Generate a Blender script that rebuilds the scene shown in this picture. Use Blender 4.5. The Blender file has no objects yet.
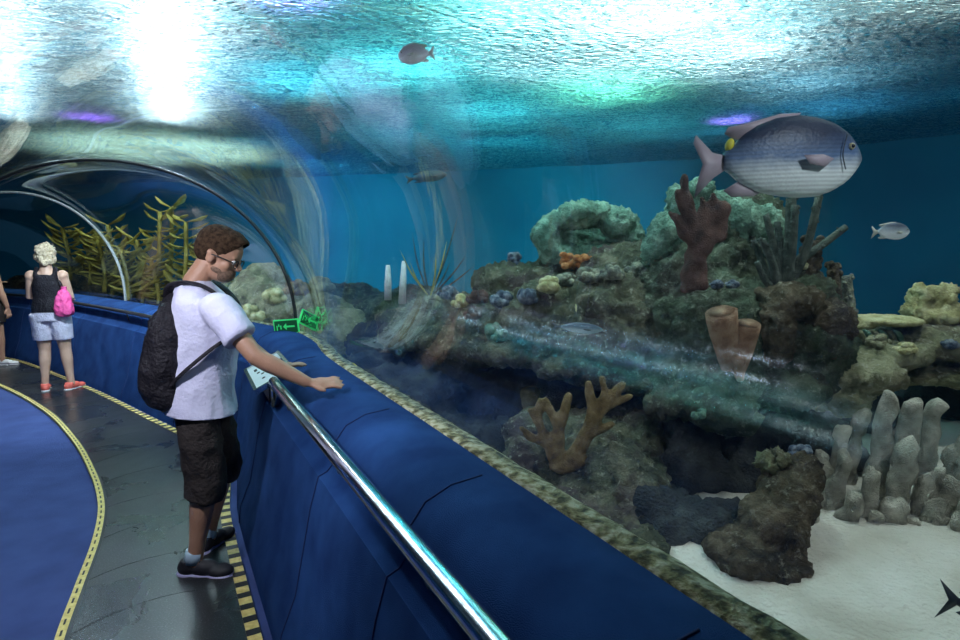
import bpy, bmesh, math, random
from mathutils import Vector, Matrix, noise, Quaternion
C = bpy.context
S = C.scene
COL = S.collection
V = Vector
R_ = math.radians

# ------------------------------------------------------------------ camera, world, exposure
F = 600.0
CAM_Z = 1.62
PITCH = math.atan(74 / F)
cam_d = bpy.data.cameras.new('camera'); cam = bpy.data.objects.new('camera', cam_d); COL.objects.link(cam)
cam_d.sensor_width = 36; cam_d.lens = 36 * F / 960; cam_d.clip_start = 0.02
cam.location = (0, 0, CAM_Z); cam.rotation_euler = (math.pi / 2 - PITCH, 0, 0)
S.camera = cam
S.view_settings.view_transform = 'Standard'; S.view_settings.look = 'None'
S.view_settings.exposure = 0.55; S.view_settings.gamma = 1
S.cycles.max_bounces = 8; S.cycles.transparent_max_bounces = 24
S.cycles.diffuse_bounces = 3; S.cycles.glossy_bounces = 4; S.cycles.transmission_bounces = 4
S.cycles.caustics_reflective = False; S.cycles.caustics_refractive = False
S.cycles.sample_clamp_indirect = 12
w = bpy.data.worlds.new('world'); S.world = w; w.use_nodes = True
w.node_tree.nodes['Background'].inputs[0].default_value = (0.10, 0.30, 0.55, 1)
w.node_tree.nodes['Background'].inputs[1].default_value = 0.10

def light(name, kind, loc, energy, col=(1, 1, 1), size=0.2, target=None, sy=None, spot=None, blend=0.6):
    d = bpy.data.lights.new(name, kind); o = bpy.data.objects.new(name, d); COL.objects.link(o)
    d.energy = energy; d.color = col; o.location = loc
    if kind == 'AREA':
        d.size = size
        if sy: d.shape = 'RECTANGLE'; d.size_y = sy
    else: d.shadow_soft_size = size
    if spot: d.spot_size = R_(spot); d.spot_blend = blend
    if target is not None:
        o.rotation_euler = (V(target) - V(loc)).to_track_quat('-Z', 'Y').to_euler()
    return o

WZ = 3.05     # water level
# lamps hanging over the open tank, above the water
for (x, y, h, e, c) in ((1.15, 4.2, .5, 330, (1, .98, .82)), (2.0, 4.8, .5, 300, (.85, .95, 1)), (1.2, 5.9, .45, 200, (.25, 1, .6)), (2.9, 5.6, .5, 110, (.45, .8, 1)),
                        (3.7, 6.6, .5, 70, (.1, .55, 1)), (1.9, 7.6, .8, 120, (.1, .8, .9)), (3.0, 8.0, .5, 25, (.1, .6, 1)), (.1, 3.9, .5, 230, (.3, 1, .85)), (-.6, 5.2, .5, 260, (.12, .9, .9)),
                        (.1, 6.8, .7, 260, (.1, .85, .95)), (-1.3, 3.6, .5, 130, (.15, .85, 1)), (-1.7, 5.6, .5, 240, (.1, .8, 1)), (-.9, 8.2, .8, 150, (.05, .6, .8)), (-3.2, 8.8, .5, 60, (.2, .6, .9)), (.9, 2.9, .5, 90, (.5, 1, .95))):
    light('tank_lamp', 'SPOT', (x, y, WZ + h), e * (.30 if y < 5 else .33), c, .05, (x, y - .3, 0), spot=160)
light('lamp_violet', 'SPOT', (-4.4, 7.0, 3.3), 40, (.45, .15, 1), .04, (-4.4, 7, 0), spot=130)
light('lamp_violet', 'SPOT', (-1.15, 3.7, 3.3), 30, (.5, .25, 1), .04, (-1.05, 3.6, 0), spot=120)
light('lamp_violet', 'SPOT', (2.9, 7.2, 3.25), 18, (.35, .2, 1), .04, (2.6, 6.2, 0), spot=120)
light('front_fill', 'SPOT', (1.5, .7, 2.7), 42, (.85, .95, 1), .12, (1.3, 3.4, 1.4), spot=115)  # unseen fill inside the tank, added to light fish and reef fronts
# wide lamps that light sand and reef
light('tank_lamp', 'SPOT', (3.0, 2.6, 5.1), 1150, (.95, 1, .93), .25, (2.3, 3.2, 0), spot=62)
light('tank_lamp', 'SPOT', (1.0, 4.0, 5.1), 1300, (.75, .97, 1), .25, (.9, 4.9, 0), spot=70)
light('tank_lamp', 'SPOT', (-4.8, 9.4, 5.1), 1900, (.85, 1, .8), .3, (-5.0, 9.4, 0), spot=92)
light('tank_lamp', 'SPOT', (-8, 3.6, 5.0), 200, (.6, .85, 1), .3, (-8, 3.6, 0), spot=90)
light('wall_wash', 'SPOT', (.6, 7.6, 2.5), 260, (.08, .8, .95), .3, (.5, 11.4, 1.7), spot=125)  # unseen underwater spots, added to brighten the tank wall
light('wall_wash', 'SPOT', (-3.0, 9.8, 2.5), 200, (.10, .72, 1), .3, (-3.4, 13.0, 1.7), spot=125)
light('wall_wash', 'SPOT', (4.4, 5.4, 2.9), 25, (.1, .65, 1), .3, (6.6, 7.4, 1.6), spot=150)
# long lamps over the tunnel
for (x0, y0, x1, y1, e) in ((-1.55, 3.1, -3.6, 7.2, 250), (-2.55, 3.4, -5.3, 7.0, 120)):
    p = V(((x0 + x1) / 2, (y0 + y1) / 2, WZ + .24)); dx, dy = x1 - x0, y1 - y0
    l = light('tube_lamp', 'AREA', p, e, (.86, .93, 1), math.hypot(dx, dy), None, .12)
    l.rotation_euler = (0, 0, math.atan2(dy, dx))
# visitor side: unseen spots added inside the tunnel to brighten man, rail and parapet
light('tunnel_fill', 'SPOT', (-1.45, 1.7, 2.05), 60, (.86, .88, 1), .06, (-1.2, 3.1, 1.0), spot=125)
light('rail_fill', 'SPOT', (-1.05, 1.9, 2.25), 26, (.85, .92, 1), .07, (-.25, 1.6, .9), spot=62)  # added for the rail's highlight and its streak in the glass
light('tunnel_fill', 'SPOT', (-3.6, 5.6, 2.2), 110, (.7, .85, 1), .06, (-3.9, 6.5, 0.4), spot=120)
light('tunnel_fill', 'SPOT', (-.5, .3, 2.2), 3, (.45, .6, 1), .08, (-1.6, 2.4, 0), spot=120)
light('tunnel_fill', 'SPOT', (-5.6, 7.3, 2.1), 60, (.85, .9, 1), .06, (-5.3, 7.6, 0.2), spot=120)

# ------------------------------------------------------------------ helpers
def ray(u, v):
    d = V(((u - 480) / F, 1, -(v - 320) / F))
    c, s = math.cos(PITCH), math.sin(PITCH)
    return V((d.x, d.y * c + d.z * s, -d.y * s + d.z * c))
def at(u, v, Y):
    d = ray(u, v); return V((0, 0, CAM_Z)) + d * (Y / d.y)
def atz(u, v, z):
    d = ray(u, v); return V((0, 0, CAM_Z)) + d * ((z - CAM_Z) / d.z)
def tag(o, label=None, cat=None, group=None, kind=None):
    if label: o['label'] = label
    if cat: o['category'] = cat
    if group: o['group'] = group
    if kind: o['kind'] = kind
    return o
def empty(name, loc=(0, 0, 0), rz=0):
    o = bpy.data.objects.new(name, None); COL.objects.link(o); o.location = loc
    o.rotation_euler = (0, 0, rz); o.empty_display_size = .1; return o
def mesh_obj(name, verts, faces, m=None, parent=None, smooth=True):
    me = bpy.data.meshes.new(name); me.from_pydata([tuple(v) for v in verts], [], faces); me.update()
    if smooth: me.polygons.foreach_set('use_smooth', [True] * len(me.polygons))
    o = bpy.data.objects.new(name, me); COL.objects.link(o)
    if m: me.materials.append(m)
    if parent: o.parent = parent; o.matrix_parent_inverse = Matrix.Translation(parent.location).inverted() if parent.rotation_euler.z == 0 else parent.matrix_basis.inverted()
    return o
class MB:
    """collects shapes into one mesh"""
    def __init__(s): s.v = []; s.f = []
    def add(s, vs, fs):
        n = len(s.v); s.v += [V(p) for p in vs]; s.f += [tuple(i + n for i in f) for f in fs]; return s
    def box(s, c, sz, rot=None):
        c = V(c); h = V(sz) / 2; vs = []
        for x in (-1, 1):
            for y in (-1, 1):
                for z in (-1, 1):
                    p = V((x * h.x, y * h.y, z * h.z))
                    if rot: p = rot @ p
                    vs.append(c + p)
        return s.add(vs, [(0, 1, 3, 2), (4, 6, 7, 5), (0, 4, 5, 1), (2, 3, 7, 6), (0, 2, 6, 4), (1, 5, 7, 3)])
    def tube(s, pts, rad, n=10, cap=True, flat=None):
        pts = [V(p) for p in pts]; N = len(pts)
        if not hasattr(rad, '__len__'): rad = [rad] * N
        t = [(pts[min(i + 1, N - 1)] - pts[max(i - 1, 0)]).normalized() for i in range(N)]
        up = V((0, 0, 1)) if abs(t[0].z) < .9 else V((1, 0, 0))
        a = t[0].cross(up).normalized(); vs = []
        for i in range(N):
            a = (a - t[i] * a.dot(t[i])).normalized(); b = t[i].cross(a)
            for k in range(n):
                q = 2 * math.pi * k / n
                vs.append(pts[i] + (a * math.cos(q) + b * math.sin(q) * (flat or 1)) * rad[i])
        fs = [(i * n + k, i * n + (k + 1) % n, (i + 1) * n + (k + 1) % n, (i + 1) * n + k) for i in range(N - 1) for k in range(n)]
        if cap: fs += [tuple(range(n))[::-1], tuple((N - 1) * n + k for k in range(n))]
        return s.add(vs, fs)
    def ball(s, c, r, n=10, m=7, rot=None):
        c = V(c); r = V(r) if hasattr(r, '__len__') else V((r, r, r)); vs = []; fs = []
        for j in range(m + 1):
            th = math.pi * j / m
            for i in range(n):
                ph = 2 * math.pi * i / n
                p = V((r.x * math.sin(th) * math.cos(ph), r.y * math.sin(th) * math.sin(ph), r.z * math.cos(th)))
                if rot: p = rot @ p
                vs.append(c + p)
        for j in range(m):
            for i in range(n):
                fs.append((j * n + i, (j + 1) * n + i, (j + 1) * n + (i + 1) % n, j * n + (i + 1) % n))
        return s.add(vs, fs)
    def loft(s, rings, closed=True, caps=True):
        n = len(rings[0]); vs = [p for r in rings for p in r]; fs = []
        for i in range(len(rings) - 1):
            for k in range(n if closed else n - 1):
                fs.append((i * n + k, i * n + (k + 1) % n, (i + 1) * n + (k + 1) % n, (i + 1) * n + k))
        if caps and closed: fs += [tuple(range(n))[::-1], tuple((len(rings) - 1) * n + k for k in range(n))]
        return s.add(vs, fs)
    def build(s, name, m=None, parent=None, smooth=True, merge=False):
        o = mesh_obj(name, s.v, s.f, m, parent, smooth)
        b = bmesh.new(); b.from_mesh(o.data)
        if merge: bmesh.ops.remove_doubles(b, verts=b.verts, dist=1e-4)
        bmesh.ops.recalc_face_normals(b, faces=b.faces); b.to_mesh(o.data); b.free()
        return o
def baked(o):
    """apply the object's modifiers"""
    dg = C.evaluated_depsgraph_get(); dg.update()
    me = bpy.data.meshes.new_from_object(o.evaluated_get(dg))
    old = o.data; o.modifiers.clear(); o.data = me; me.name = o.name
    return o
def smooth_all(o):
    o.data.polygons.foreach_set('use_smooth', [True] * len(o.data.polygons)); return o
def catmull(pts, n=8):
    P = [V(p) for p in pts]; P = [P[0] * 2 - P[1]] + P + [P[-1] * 2 - P[-2]]; out = []
    for i in range(1, len(P) - 2):
        a, b, c, d = P[i - 1:i + 3]
        for k in range(n):
            t = k / n
            out.append(.5 * ((2 * b) + (c - a) * t + (2 * a - 5 * b + 4 * c - d) * t * t + (3 * b - a - 3 * c + d) * t ** 3))
    out.append(P[-2]); return out

# ------------------------------------------------------------------ materials
def nodes(name):
    m = bpy.data.materials.new(name); m.use_nodes = True; nt = m.node_tree; nt.nodes.clear()
    def N(t, **kw):
        n = nt.nodes.new(t)
        for k, v in kw.items():
            if k.startswith('_'): setattr(n, k[1:], v)
            else:
                key = int(k[1:]) if k[0] == 'i' and k[1:].isdigit() else k.replace('__', ' ')
                if isinstance(v, bpy.types.NodeSocket): nt.links.new(v, n.inputs[key])
                else: n.inputs[key].default_value = v
        return n
    def out(sh, vol=None):
        o = nt.nodes.new('ShaderNodeOutputMaterial'); nt.links.new(sh, o.inputs[0])
        if vol: nt.links.new(vol, o.inputs[1])
    return m, nt, N, out
def rgb(c): return (c[0], c[1], c[2], 1)
def ramp(nt, fac, stops):
    r = nt.nodes.new('ShaderNodeValToRGB'); nt.links.new(fac, r.inputs[0]); e = r.color_ramp.elements
    while len(e) < len(stops): e.new(.5)
    for q, (p, c) in zip(e, stops): q.position = p; q.color = rgb(c)
    return r.outputs[0]
def mat(name, stops, scale=8, detail=6, rough=.6, metal=0, bump=0.0, bscale=None, spec=.5, coords='Object', kind='noise', distort=0, sub=0):
    """procedural surface: noise -> colour ramp, noise -> bump"""
    m, nt, N, out = nodes(name)
    tc = N('ShaderNodeTexCoord').outputs[coords]
    if not isinstance(stops[0][0], (int, float)) or len(stops[0]) == 3: stops = [(0, stops[0]), (1, stops[-1])]
    if kind == 'voronoi': t = N('ShaderNodeTexVoronoi', Vector=tc, Scale=scale).outputs['Distance']
    elif kind == 'wave': t = N('ShaderNodeTexWave', Vector=tc, Scale=scale, Distortion=distort or 2.0).outputs['Fac']
    else: t = N('ShaderNodeTexNoise', Vector=tc, Scale=scale, Detail=detail, Distortion=distort).outputs['Fac']
    col = ramp(nt, t, stops)
    b = N('ShaderNodeBsdfPrincipled', Base__Color=col, Roughness=rough, Metallic=metal)
    b.inputs['Specular IOR Level'].default_value = spec
    if bump:
        t2 = N('ShaderNodeTexNoise', Vector=tc, Scale=bscale or scale * 3, Detail=8).outputs['Fac']
        nt.links.new(N('ShaderNodeBump', Height=t2, Strength=min(1, bump), Distance=.02 * max(1, bump)).outputs[0], b.inputs['Normal'])
    out(b.outputs[0]); return m
def flat(name, c, rough=.6, metal=0, **k):
    return mat(name, [(.3, tuple(x * .88 for x in c)), (.7, c)], rough=rough, metal=metal, **k)

M = {}
M['carpet_blue'] = mat('blue_carpet', [(.25, (.008, .032, .125)), (.75, (.020, .072, .23))], 5, 10, .95, bump=.5, bscale=420, spec=.1)
M['carpet_floor'] = mat('violet_blue_carpet', [(.25, (.045, .07, .20)), (.75, (.07, .11, .30))], 4, 10, .9, bump=.5, bscale=380, spec=.15)
M['steel'] = mat('brushed_steel', [(.3, (.6, .61, .62)), (.7, (.72, .73, .74))], 30, 4, .16, 1)
M['black_metal'] = flat('black_metal', (.02, .022, .025), .35)
M['algae'] = mat('algae_crust', [(.38, (.06, .055, .025)), (.5, (.28, .25, .12)), (.62, (.55, .52, .36))], 30, 10, .85, bump=1, bscale=60)
# dark speckled walkway plates
m, nt, N, out = nodes('walkway_plate'); tc = N('ShaderNodeTexCoord').outputs['Object']
n1 = N('ShaderNodeTexNoise', Vector=tc, Scale=140., Detail=3.).outputs['Fac']
n2 = N('ShaderNodeTexNoise', Vector=tc, Scale=2.2, Detail=6., Distortion=.6).outputs['Fac']
c1 = ramp(nt, n1, [(.4, (.010, .011, .013)), (.62, (.03, .033, .037)), (.75, (.16, .17, .18))])
r1 = ramp(nt, n2, [(.35, (.22, .22, .22)), (.7, (.42, .42, .42))])
b = N('ShaderNodeBsdfPrincipled', Base__Color=c1, Roughness=r1); b.inputs['Specular IOR Level'].default_value = .6
nt.links.new(N('ShaderNodeBump', Height=n1, Strength=.25, Distance=.002).outputs[0], b.inputs['Normal'])
out(b.outputs[0]); M['plate'] = m
M['yellow'] = mat('yellow_paint', [(.3, (.55, .42, .1)), (.7, (.8, .68, .25))], 40, 6, .6)
M['black_paint'] = flat('black_paint', (.02, .02, .02), .6)
M['groove'] = flat('groove_light', (.16, .17, .18), .4)
# acrylic
m, nt, N, out = nodes('clear_acrylic')
tc = N('ShaderNodeTexCoord').outputs['Object']
sm = N('ShaderNodeTexNoise', Vector=tc, Scale=1.6, Detail=8., Distortion=1.2).outputs['Fac']
tr = N('ShaderNodeBsdfTransparent', Color=(.965, .985, .99, 1)).outputs[0]
gl = N('ShaderNodeBsdfGlossy', Color=(.9, .95, 1, 1), Roughness=.015).outputs[0]
gh = N('ShaderNodeBsdfGlossy', Color=(.8, .9, 1, 1), Roughness=.32).outputs[0]
ge = N('ShaderNodeNewGeometry')
dt = N('ShaderNodeVectorMath', _operation='DOT_PRODUCT', i0=ge.outputs['Incoming'], i1=ge.outputs['Normal']).outputs['Value']
ab = N('ShaderNodeMath', _operation='ABSOLUTE', i0=dt).outputs[0]
iv = N('ShaderNodeMath', _operation='SUBTRACT', i0=1., i1=ab).outputs[0]
p5 = N('ShaderNodeMath', _operation='POWER', i0=iv, i1=5.).outputs[0]
fr = N('ShaderNodeMath', _operation='MULTIPLY_ADD', i0=p5, i1=.7, i2=.05).outputs[0]
sh = N('ShaderNodeMixShader', Fac=fr, i1=tr, i2=gl).outputs[0]
hz = N('ShaderNodeMath', _operation='MULTIPLY', i0=sm, i1=.02).outputs[0]
sh = N('ShaderNodeMixShader', Fac=hz, i1=sh, i2=gh).outputs[0]
out(sh); M['acrylic'] = m
# water surface seen from below
m, nt, N, out = nodes('rippled_water')
tc = N('ShaderNodeTexCoord').outputs['Object']
mp = N('ShaderNodeMapping', Vector=tc); mp.inputs['Scale'].default_value = (1, 2.0, 1); mp.inputs['Rotation'].default_value = (0, 0, .35)
w1 = N('ShaderNodeTexNoise', Vector=mp.outputs[0], Scale=9.5, Detail=1.5, Distortion=1.4).outputs['Fac']
w2 = N('ShaderNodeTexNoise', Vector=mp.outputs[0], Scale=1.5, Detail=2., Distortion=.5).outputs['Fac']
wa = N('ShaderNodeTexWave', Vector=mp.outputs[0], Scale=2.4, Distortion=9., Detail=2., Detail__Scale=1.6).outputs['Fac']
w3 = N('ShaderNodeMath', _operation='MULTIPLY_ADD', i0=w2, i1=1.5, i2=w1).outputs[0]
w4 = N('ShaderNodeMath', _operation='MULTIPLY_ADD', i0=wa, i1=.28, i2=w3).outputs[0]
bp = N('ShaderNodeBump', Height=w4, Strength=1., Distance=.8).outputs[0]
bg = N('ShaderNodeBump', Height=w4, Strength=1., Distance=.2).outputs[0]
tl = N('ShaderNodeBsdfTranslucent', Color=(.7, .94, .97, 1), Normal=bp).outputs[0]
tp = N('ShaderNodeBsdfTransparent', Color=(.93, .97, .97, 1)).outputs[0]
gg = N('ShaderNodeBsdfGlossy', Color=(.22, .68, .82, 1), Roughness=.08, Normal=bg).outputs[0]
a = N('ShaderNodeMixShader', Fac=.5, i1=tp, i2=tl).outputs[0]
fr = N('ShaderNodeLayerWeight', Blend=.35, Normal=bg).outputs['Fresnel']
f2 = N('ShaderNodeMath', _operation='MULTIPLY_ADD', i0=fr, i1=.7, i2=.12).outputs[0]
a = N('ShaderNodeMixShader', Fac=f2, i1=a, i2=gg).outputs[0]
out(a); M['water'] = m
M['tank_wall'] = mat('deep_blue_tank_wall', [(.25, (.004, .12, .21)), (.75, (.008, .22, .32))], .5, 3, .9)
M['hall'] = flat('dark_hall', (.01, .012, .016), .9)
m = mat('pale_sand', [(.25, (.50, .46, .38)), (.5, (.68, .65, .57)), (.75, (.80, .78, .72))], 3.5, 12, .95, bump=1, bscale=45); M['sand'] = m

# ------------------------------------------------------------------ the tunnel's two base lines
Rp = [(1.96, -1.8), (1.221, -.4), (.471, 1.02), (.095, 1.73), (-.285, 2.45), (-.905, 3.62), (-1.49, 4.80), (-2.9, 6.15), (-4.45, 7.5), (-6.4, 9.0), (-8.5, 10.), (-11, 10.9)]
Lp = [(-1.3, -3.4), (-2.02, -2.0), (-2.72, -.55), (-3.07, .2), (-3.40, 1.1), (-3.98, 3.0), (-4.70, 4.97), (-5.8, 6.3), (-7.2, 7.6), (-8.9, 8.5), (-10.3, 9.0), (-12, 9.4)]
RS = catmull([(x, y, 0) for x, y in Rp], 6); LS = catmull([(x, y, 0) for x, y in Lp], 6)
def normals(pts, toward):
    out = []
    for i, p in enumerate(pts):
        t = (pts[min(i + 1, len(pts) - 1)] - pts[max(i - 1, 0)]).normalized(); n = V((-t.y, t.x, 0))
        if n.dot(toward[i] - p) < 0: n = -n
        out.append(n)
    return out
RN = normals(RS, LS); LN = normals(LS, RS)
def sweep(pts, nrm, prof, i0=0, i1=None, closed=True):
    i1 = len(pts) if i1 is None else i1
    return [[pts[i] + nrm[i] * o + V((0, 0, z)) for o, z in prof] for i in range(i0, i1)]

# parapet: one clean body, carpeted
PZ = .95
PROF = [(-.10, -.3), (-.10, .88), (-.09, .915), (.0, .925), (.03, .945), (.10, .955), (.20, .945), (.28, .91), (.325, .85), (.33, .77), (.36, .735), (.395, .72), (.43, .60), (.50, .25), (.56, .10), (.575, .0), (.575, -.3)]
w_r = MB().loft(sweep(RS, RN, PROF)).build('wall_right', M['carpet_blue']); tag(w_r, kind='structure')
w_l = MB().loft(sweep(LS, LN, [(min(o, .12) , z) for o, z in PROF[:6]] + [(.14, .9), (.15, -.3)])).build('wall_left', M['carpet_blue']); tag(w_l, kind='structure')
for o in (w_r, w_l):
    md = o.modifiers.new('b', 'EDGE_SPLIT'); md.split_angle = R_(35)
# algae-crusted sill in front of the glass
sp = []
for i in range(len(RS)): sp.append(i)
rings = []
SR = catmull([(x, y, 0) for x, y in Rp], 60); SN = normals(SR, catmull([(x, y, 0) for x, y in Lp], 60))
random.seed(3)
for i in range(60, 440):
    p, n = SR[i], SN[i]; ring = []
    for o, z in ((-.080, .88), (-.085, .925), (-.055, .94), (-.02, .942), (.012, .938), (.014, .90)):
        j = noise.noise(V((p.x * 9 + o * 30, p.y * 9, z * 9))) * .014
        ring.append(p + n * (o + j * .8) + V((0, 0, z + j)))
    rings.append(ring)
tag(MB().loft(rings).build('trim_3', M['algae']), kind='structure')

# seams in the parapet carpet: thin stitched ribs
def seam(i):
    prof = PROF[5:16]
    return [RS[i] + RN[i] * (o + .001) + V((0, 0, z + .001)) for o, z in prof]
for i in (12, 18, 24, 30, 36, 40, 44, 49, 54):
    s_ = MB().tube(seam(i), .0028, 6).build('carpet_seam', flat('seam_dark', (.006, .02, .1), .95) if 'seam' not in M else M['seam'], w_r)
    M['seam'] = s_.data.materials[0]
# vents low in the parapet
for i, zc in ((40, .36), (52, .36)):
    p = RS[i]; n = RN[i]; t = V((-n.y, n.x, 0)); c = p + n * .495 + V((0, 0, zc))
    up = V((0, 0, 1)) - n * .2; up.normalize(); nn = t.cross(up).normalized()
    rot = Matrix((t, nn, up)).transposed()
    g = MB().box(c, (.11, .02, .24), rot)
    g.build('vent_grille', M['black_metal'], w_r, smooth=False)
    mb = MB()
    for k in range(8): mb.box(c + n * .012 + up * (-.095 + k * .027), (.09, .006, .008), rot)
    mb.build('vent_slats', flat('vent_slat', (.06, .065, .07), .4), w_r, smooth=False)

# floor + carpet
fl = []
floor_v = [p + n * .5 for p, n in zip(RS, RN)] + [p + n * .1 for p, n in zip(LS, LN)]
n_ = len(RS)
vs = [V((p.x, p.y, 0)) for p in floor_v]; fs = [(i, i + 1, n_ + i + 1, n_ + i) for i in range(n_ - 1)]
vs += [v - V((0, 0, .12)) for v in vs]; k = 2 * n_
fs += [tuple(reversed([a + k for a in f])) for f in list(fs)]
fs += [(0, n_, n_ + k, k)]
floor = mesh_obj('floor', vs, fs, M['carpet_floor'], smooth=False); tag(floor, kind='structure')

# ------------------------------------------------------------------ moving walkway
edge_px = [(30, 760), (65, 640), (82, 592), (100, 540), (104, 505), (95, 474), (76, 441), (46, 411), (0, 386), (-60, 366)]
EL = catmull([atz(u, v, 0) for u, v in edge_px], 8)
EL.insert(0, EL[0] + (EL[0] - EL[4]) * 2.2)
foot = [p + n * .62 for p, n in zip(RS, RN)]
foot = catmull(foot, 3)
def closest(p, c):
    return min(c, key=lambda q: (q - p).length)
def cumlen(c):
    L = [0]
    for a, b in zip(c, c[1:]): L.append(L[-1] + (b - a).length)
    return L
CL = cumlen(EL)
def along(c, L, s):
    s = max(0, min(L[-1], s))
    for i in range(len(c) - 1):
        if L[i + 1] >= s: return c[i].lerp(c[i + 1], (s - L[i]) / max(1e-6, L[i + 1] - L[i]))
    return c[-1]
walk = empty('moving_walkway', (-2.0, 3.3, 0)); tag(walk, 'curved moving walkway of dark speckled plates between blue floor carpet and parapet', 'walkway')
# panel joints, matched left edge -> right foot
def joint(s):
    a = along(EL, CL, s); b = closest(a, foot); out = []
    d = (b - a); t = V((d.y, -d.x, 0)).normalized()
    if t.y < 0: t = -t
    for k in range(9):
        q = k / 8; p = a.lerp(b, q) + t * (.13 * 4 * q * (1 - q)); out.append(V((p.x, p.y, 0)))
    return out
s = 0; js = []
while s < CL[-1]: js.append(s); s += .46
for s0, s1 in zip(js, js[1:]):
    g = .004; rows = [joint(s0 + g + (s1 - s0 - 2 * g) * q / 4) for q in range(5)]
    top = [[p + V((0, 0, .022)) for p in r] for r in rows]
    mb = MB(); mb.loft(top, closed=False)
    rim = top[0] + [r[-1] for r in top[1:-1]] + top[-1][::-1] + [r[0] for r in top[1:-1]][::-1]
    mb.loft([rim, [p - V((0, 0, .018)) for p in rim]], caps=False)
    mb.build('tread_plate', M['plate'], walk, merge=True, smooth=False)
gr = MB()
gr.loft([[p + V((0, 0, .014)) for p in joint(q)] for q in [CL[-1] * i / 60 for i in range(61)]], closed=False)
gr.build('joint_bed', M['groove'], walk)
def strip(c, off0, off1, z0, z1, name, m, parent, side=1, rng=None):
    rings = []
    for i in range(*(rng or (0, len(c)))):
        t = (c[min(i + 1, len(c) - 1)] - c[max(i - 1, 0)]).normalized(); n = V((-t.y, t.x, 0)) * side
        a, b_ = c[i] + n * off0, c[i] + n * off1
        rings.append([V((a.x, a.y, z0)), V((a.x, a.y, z1)), V((b_.x, b_.y, z1)), V((b_.x, b_.y, z0))])
    return MB().loft(rings).build(name, m, parent, smooth=False)
strip(EL, -.004, .032, .001, .026, 'yellow_edge_strip', M['yellow'], walk)
strip(EL, -.020, -.004, .001, .024, 'black_edge_strip', M['black_metal'], walk)
def dashes(c, off, w_, z, step, ln, name, m, side=1, a=.4, b=None):
    L = cumlen(c); s = a; b = b or L[-1] - .2; mb = MB()
    while s < b:
        p = along(c, L, s); q = along(c, L, s + .02); t = (q - p).normalized(); n = V((-t.y, t.x, 0)) * side
        rot = Matrix((t, n, V((0, 0, 1)))).transposed()
        mb.box(V((p.x, p.y, z)) + n * off, (ln, w_, .002), rot); s += step
    return mb.build(name, m, walk, smooth=False)
tag(dashes(EL, .014, .008, .0268, .085, .04, 'edge_strip_holes', M['black_paint']), kind='stuff')
strip(foot, -.005, .05, .001, .026, 'hazard_tape', M['yellow'], walk, rng=(14, len(foot) - 6))
tag(dashes(foot, .0225, .0555, .0262, .10, .042, 'hazard_tape_stripes', M['black_paint'], a=1.6, b=14), kind='stuff')

# ------------------------------------------------------------------ acrylic tunnel
RISE = 1.40
def prof_x(t): return math.cos(t) + .038 * math.sin(2 * t)
def arch(i, t, rise=RISE, R0=RS, L0=LS):
    a, b_ = R0[i], L0[i]; c = (a + b_) / 2; h = (a - b_) / 2
    return V((c.x, c.y, PZ - .03)) + V((h.x, h.y, 0)) * prof_x(t) + V((0, 0, rise)) * math.sin(t)
GR = catmull([(x, y, 0) for x, y in Rp], 16); GL = catmull([(x, y, 0) for x, y in Lp], 16)
rings = []
for i in range(len(GR)):
    rings.append([arch(i, math.pi * k / 96, RISE, GR, GL) for k in range(97)])
g = MB().loft(rings, closed=False).build('window_1', M['acrylic']); tag(g, kind='structure')
md = g.modifiers.new('s', 'SOLIDIFY'); md.thickness = .03; md.offset = 1
def rib(a, b_, rise, r, name, m, flat_=None):
    c = (a + b_) / 2; h = (a - b_) / 2
    pts = [V((c.x, c.y, PZ - .05)) + V((h.x, h.y, 0)) * prof_x(math.pi * k / 64) + V((0, 0, rise)) * math.sin(math.pi * k / 64) for k in range(65)]
    o = MB().tube(pts, r, 10).build(name, m); tag(o, kind='structure'); return o
rib(V(Rp[6] + (0,)), V(Lp[6] + (0,)), RISE - .0, .014, 'trim_1', M['black_metal'])
M['seal'] = flat('pale_seal', (.45, .5, .5), .4)
rib(V(Rp[8] + (0,)), V(Lp[8] + (0,)), RISE - .02, .015, 'trim_2', M['seal'])

# ------------------------------------------------------------------ tank: walls, water, sand, hall above
TW = catmull([(7.6, -4, 0), (7.7, 1, 0), (7.5, 4.5, 0), (6.4, 7.6, 0), (3.5, 10.2, 0), (0, 11.6, 0), (-4.5, 13.0, 0), (-9, 14.2, 0), (-13, 14.6, 0), (-17, 12.5, 0), (-18, 8, 0), (-15, 3, 0), (-11.5, -1, 0), (-9, -5, 0)], 8)
rings = [[V((p.x, p.y, z)) for z in (-.2, .8, 1.6, 2.4, 3.2, 5.2)] for p in TW]
o = MB().loft(rings, closed=False).build('wall_back', M['tank_wall']); tag(o, kind='structure')
md = o.modifiers.new('s', 'SOLIDIFY'); md.thickness = .2; md.offset = 1
def grid_obj(name, x0, x1, y0, y1, z, st, fn, m):
    nx, ny = int((x1 - x0) / st), int((y1 - y0) / st); vs = []
    for j in range(ny + 1):
        for i in range(nx + 1):
            x, y = x0 + (x1 - x0) * i / nx, y0 + (y1 - y0) * j / ny; vs.append((x, y, z + fn(x, y)))
    fs = [(j * (nx + 1) + i, j * (nx + 1) + i + 1, (j + 1) * (nx + 1) + i + 1, (j + 1) * (nx + 1) + i) for j in range(ny) for i in range(nx)]
    return mesh_obj(name, vs, fs, m)
def wv(x, y): return .02 * noise.noise(V((x * 1.3, y * 1.3, 0))) + .008 * noise.noise(V((x * 4, y * 4, 3)))
o = grid_obj('water_surface', -18, 8.5, -5, 15, WZ, .12, wv, M['water']); tag(o, kind='structure')
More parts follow.
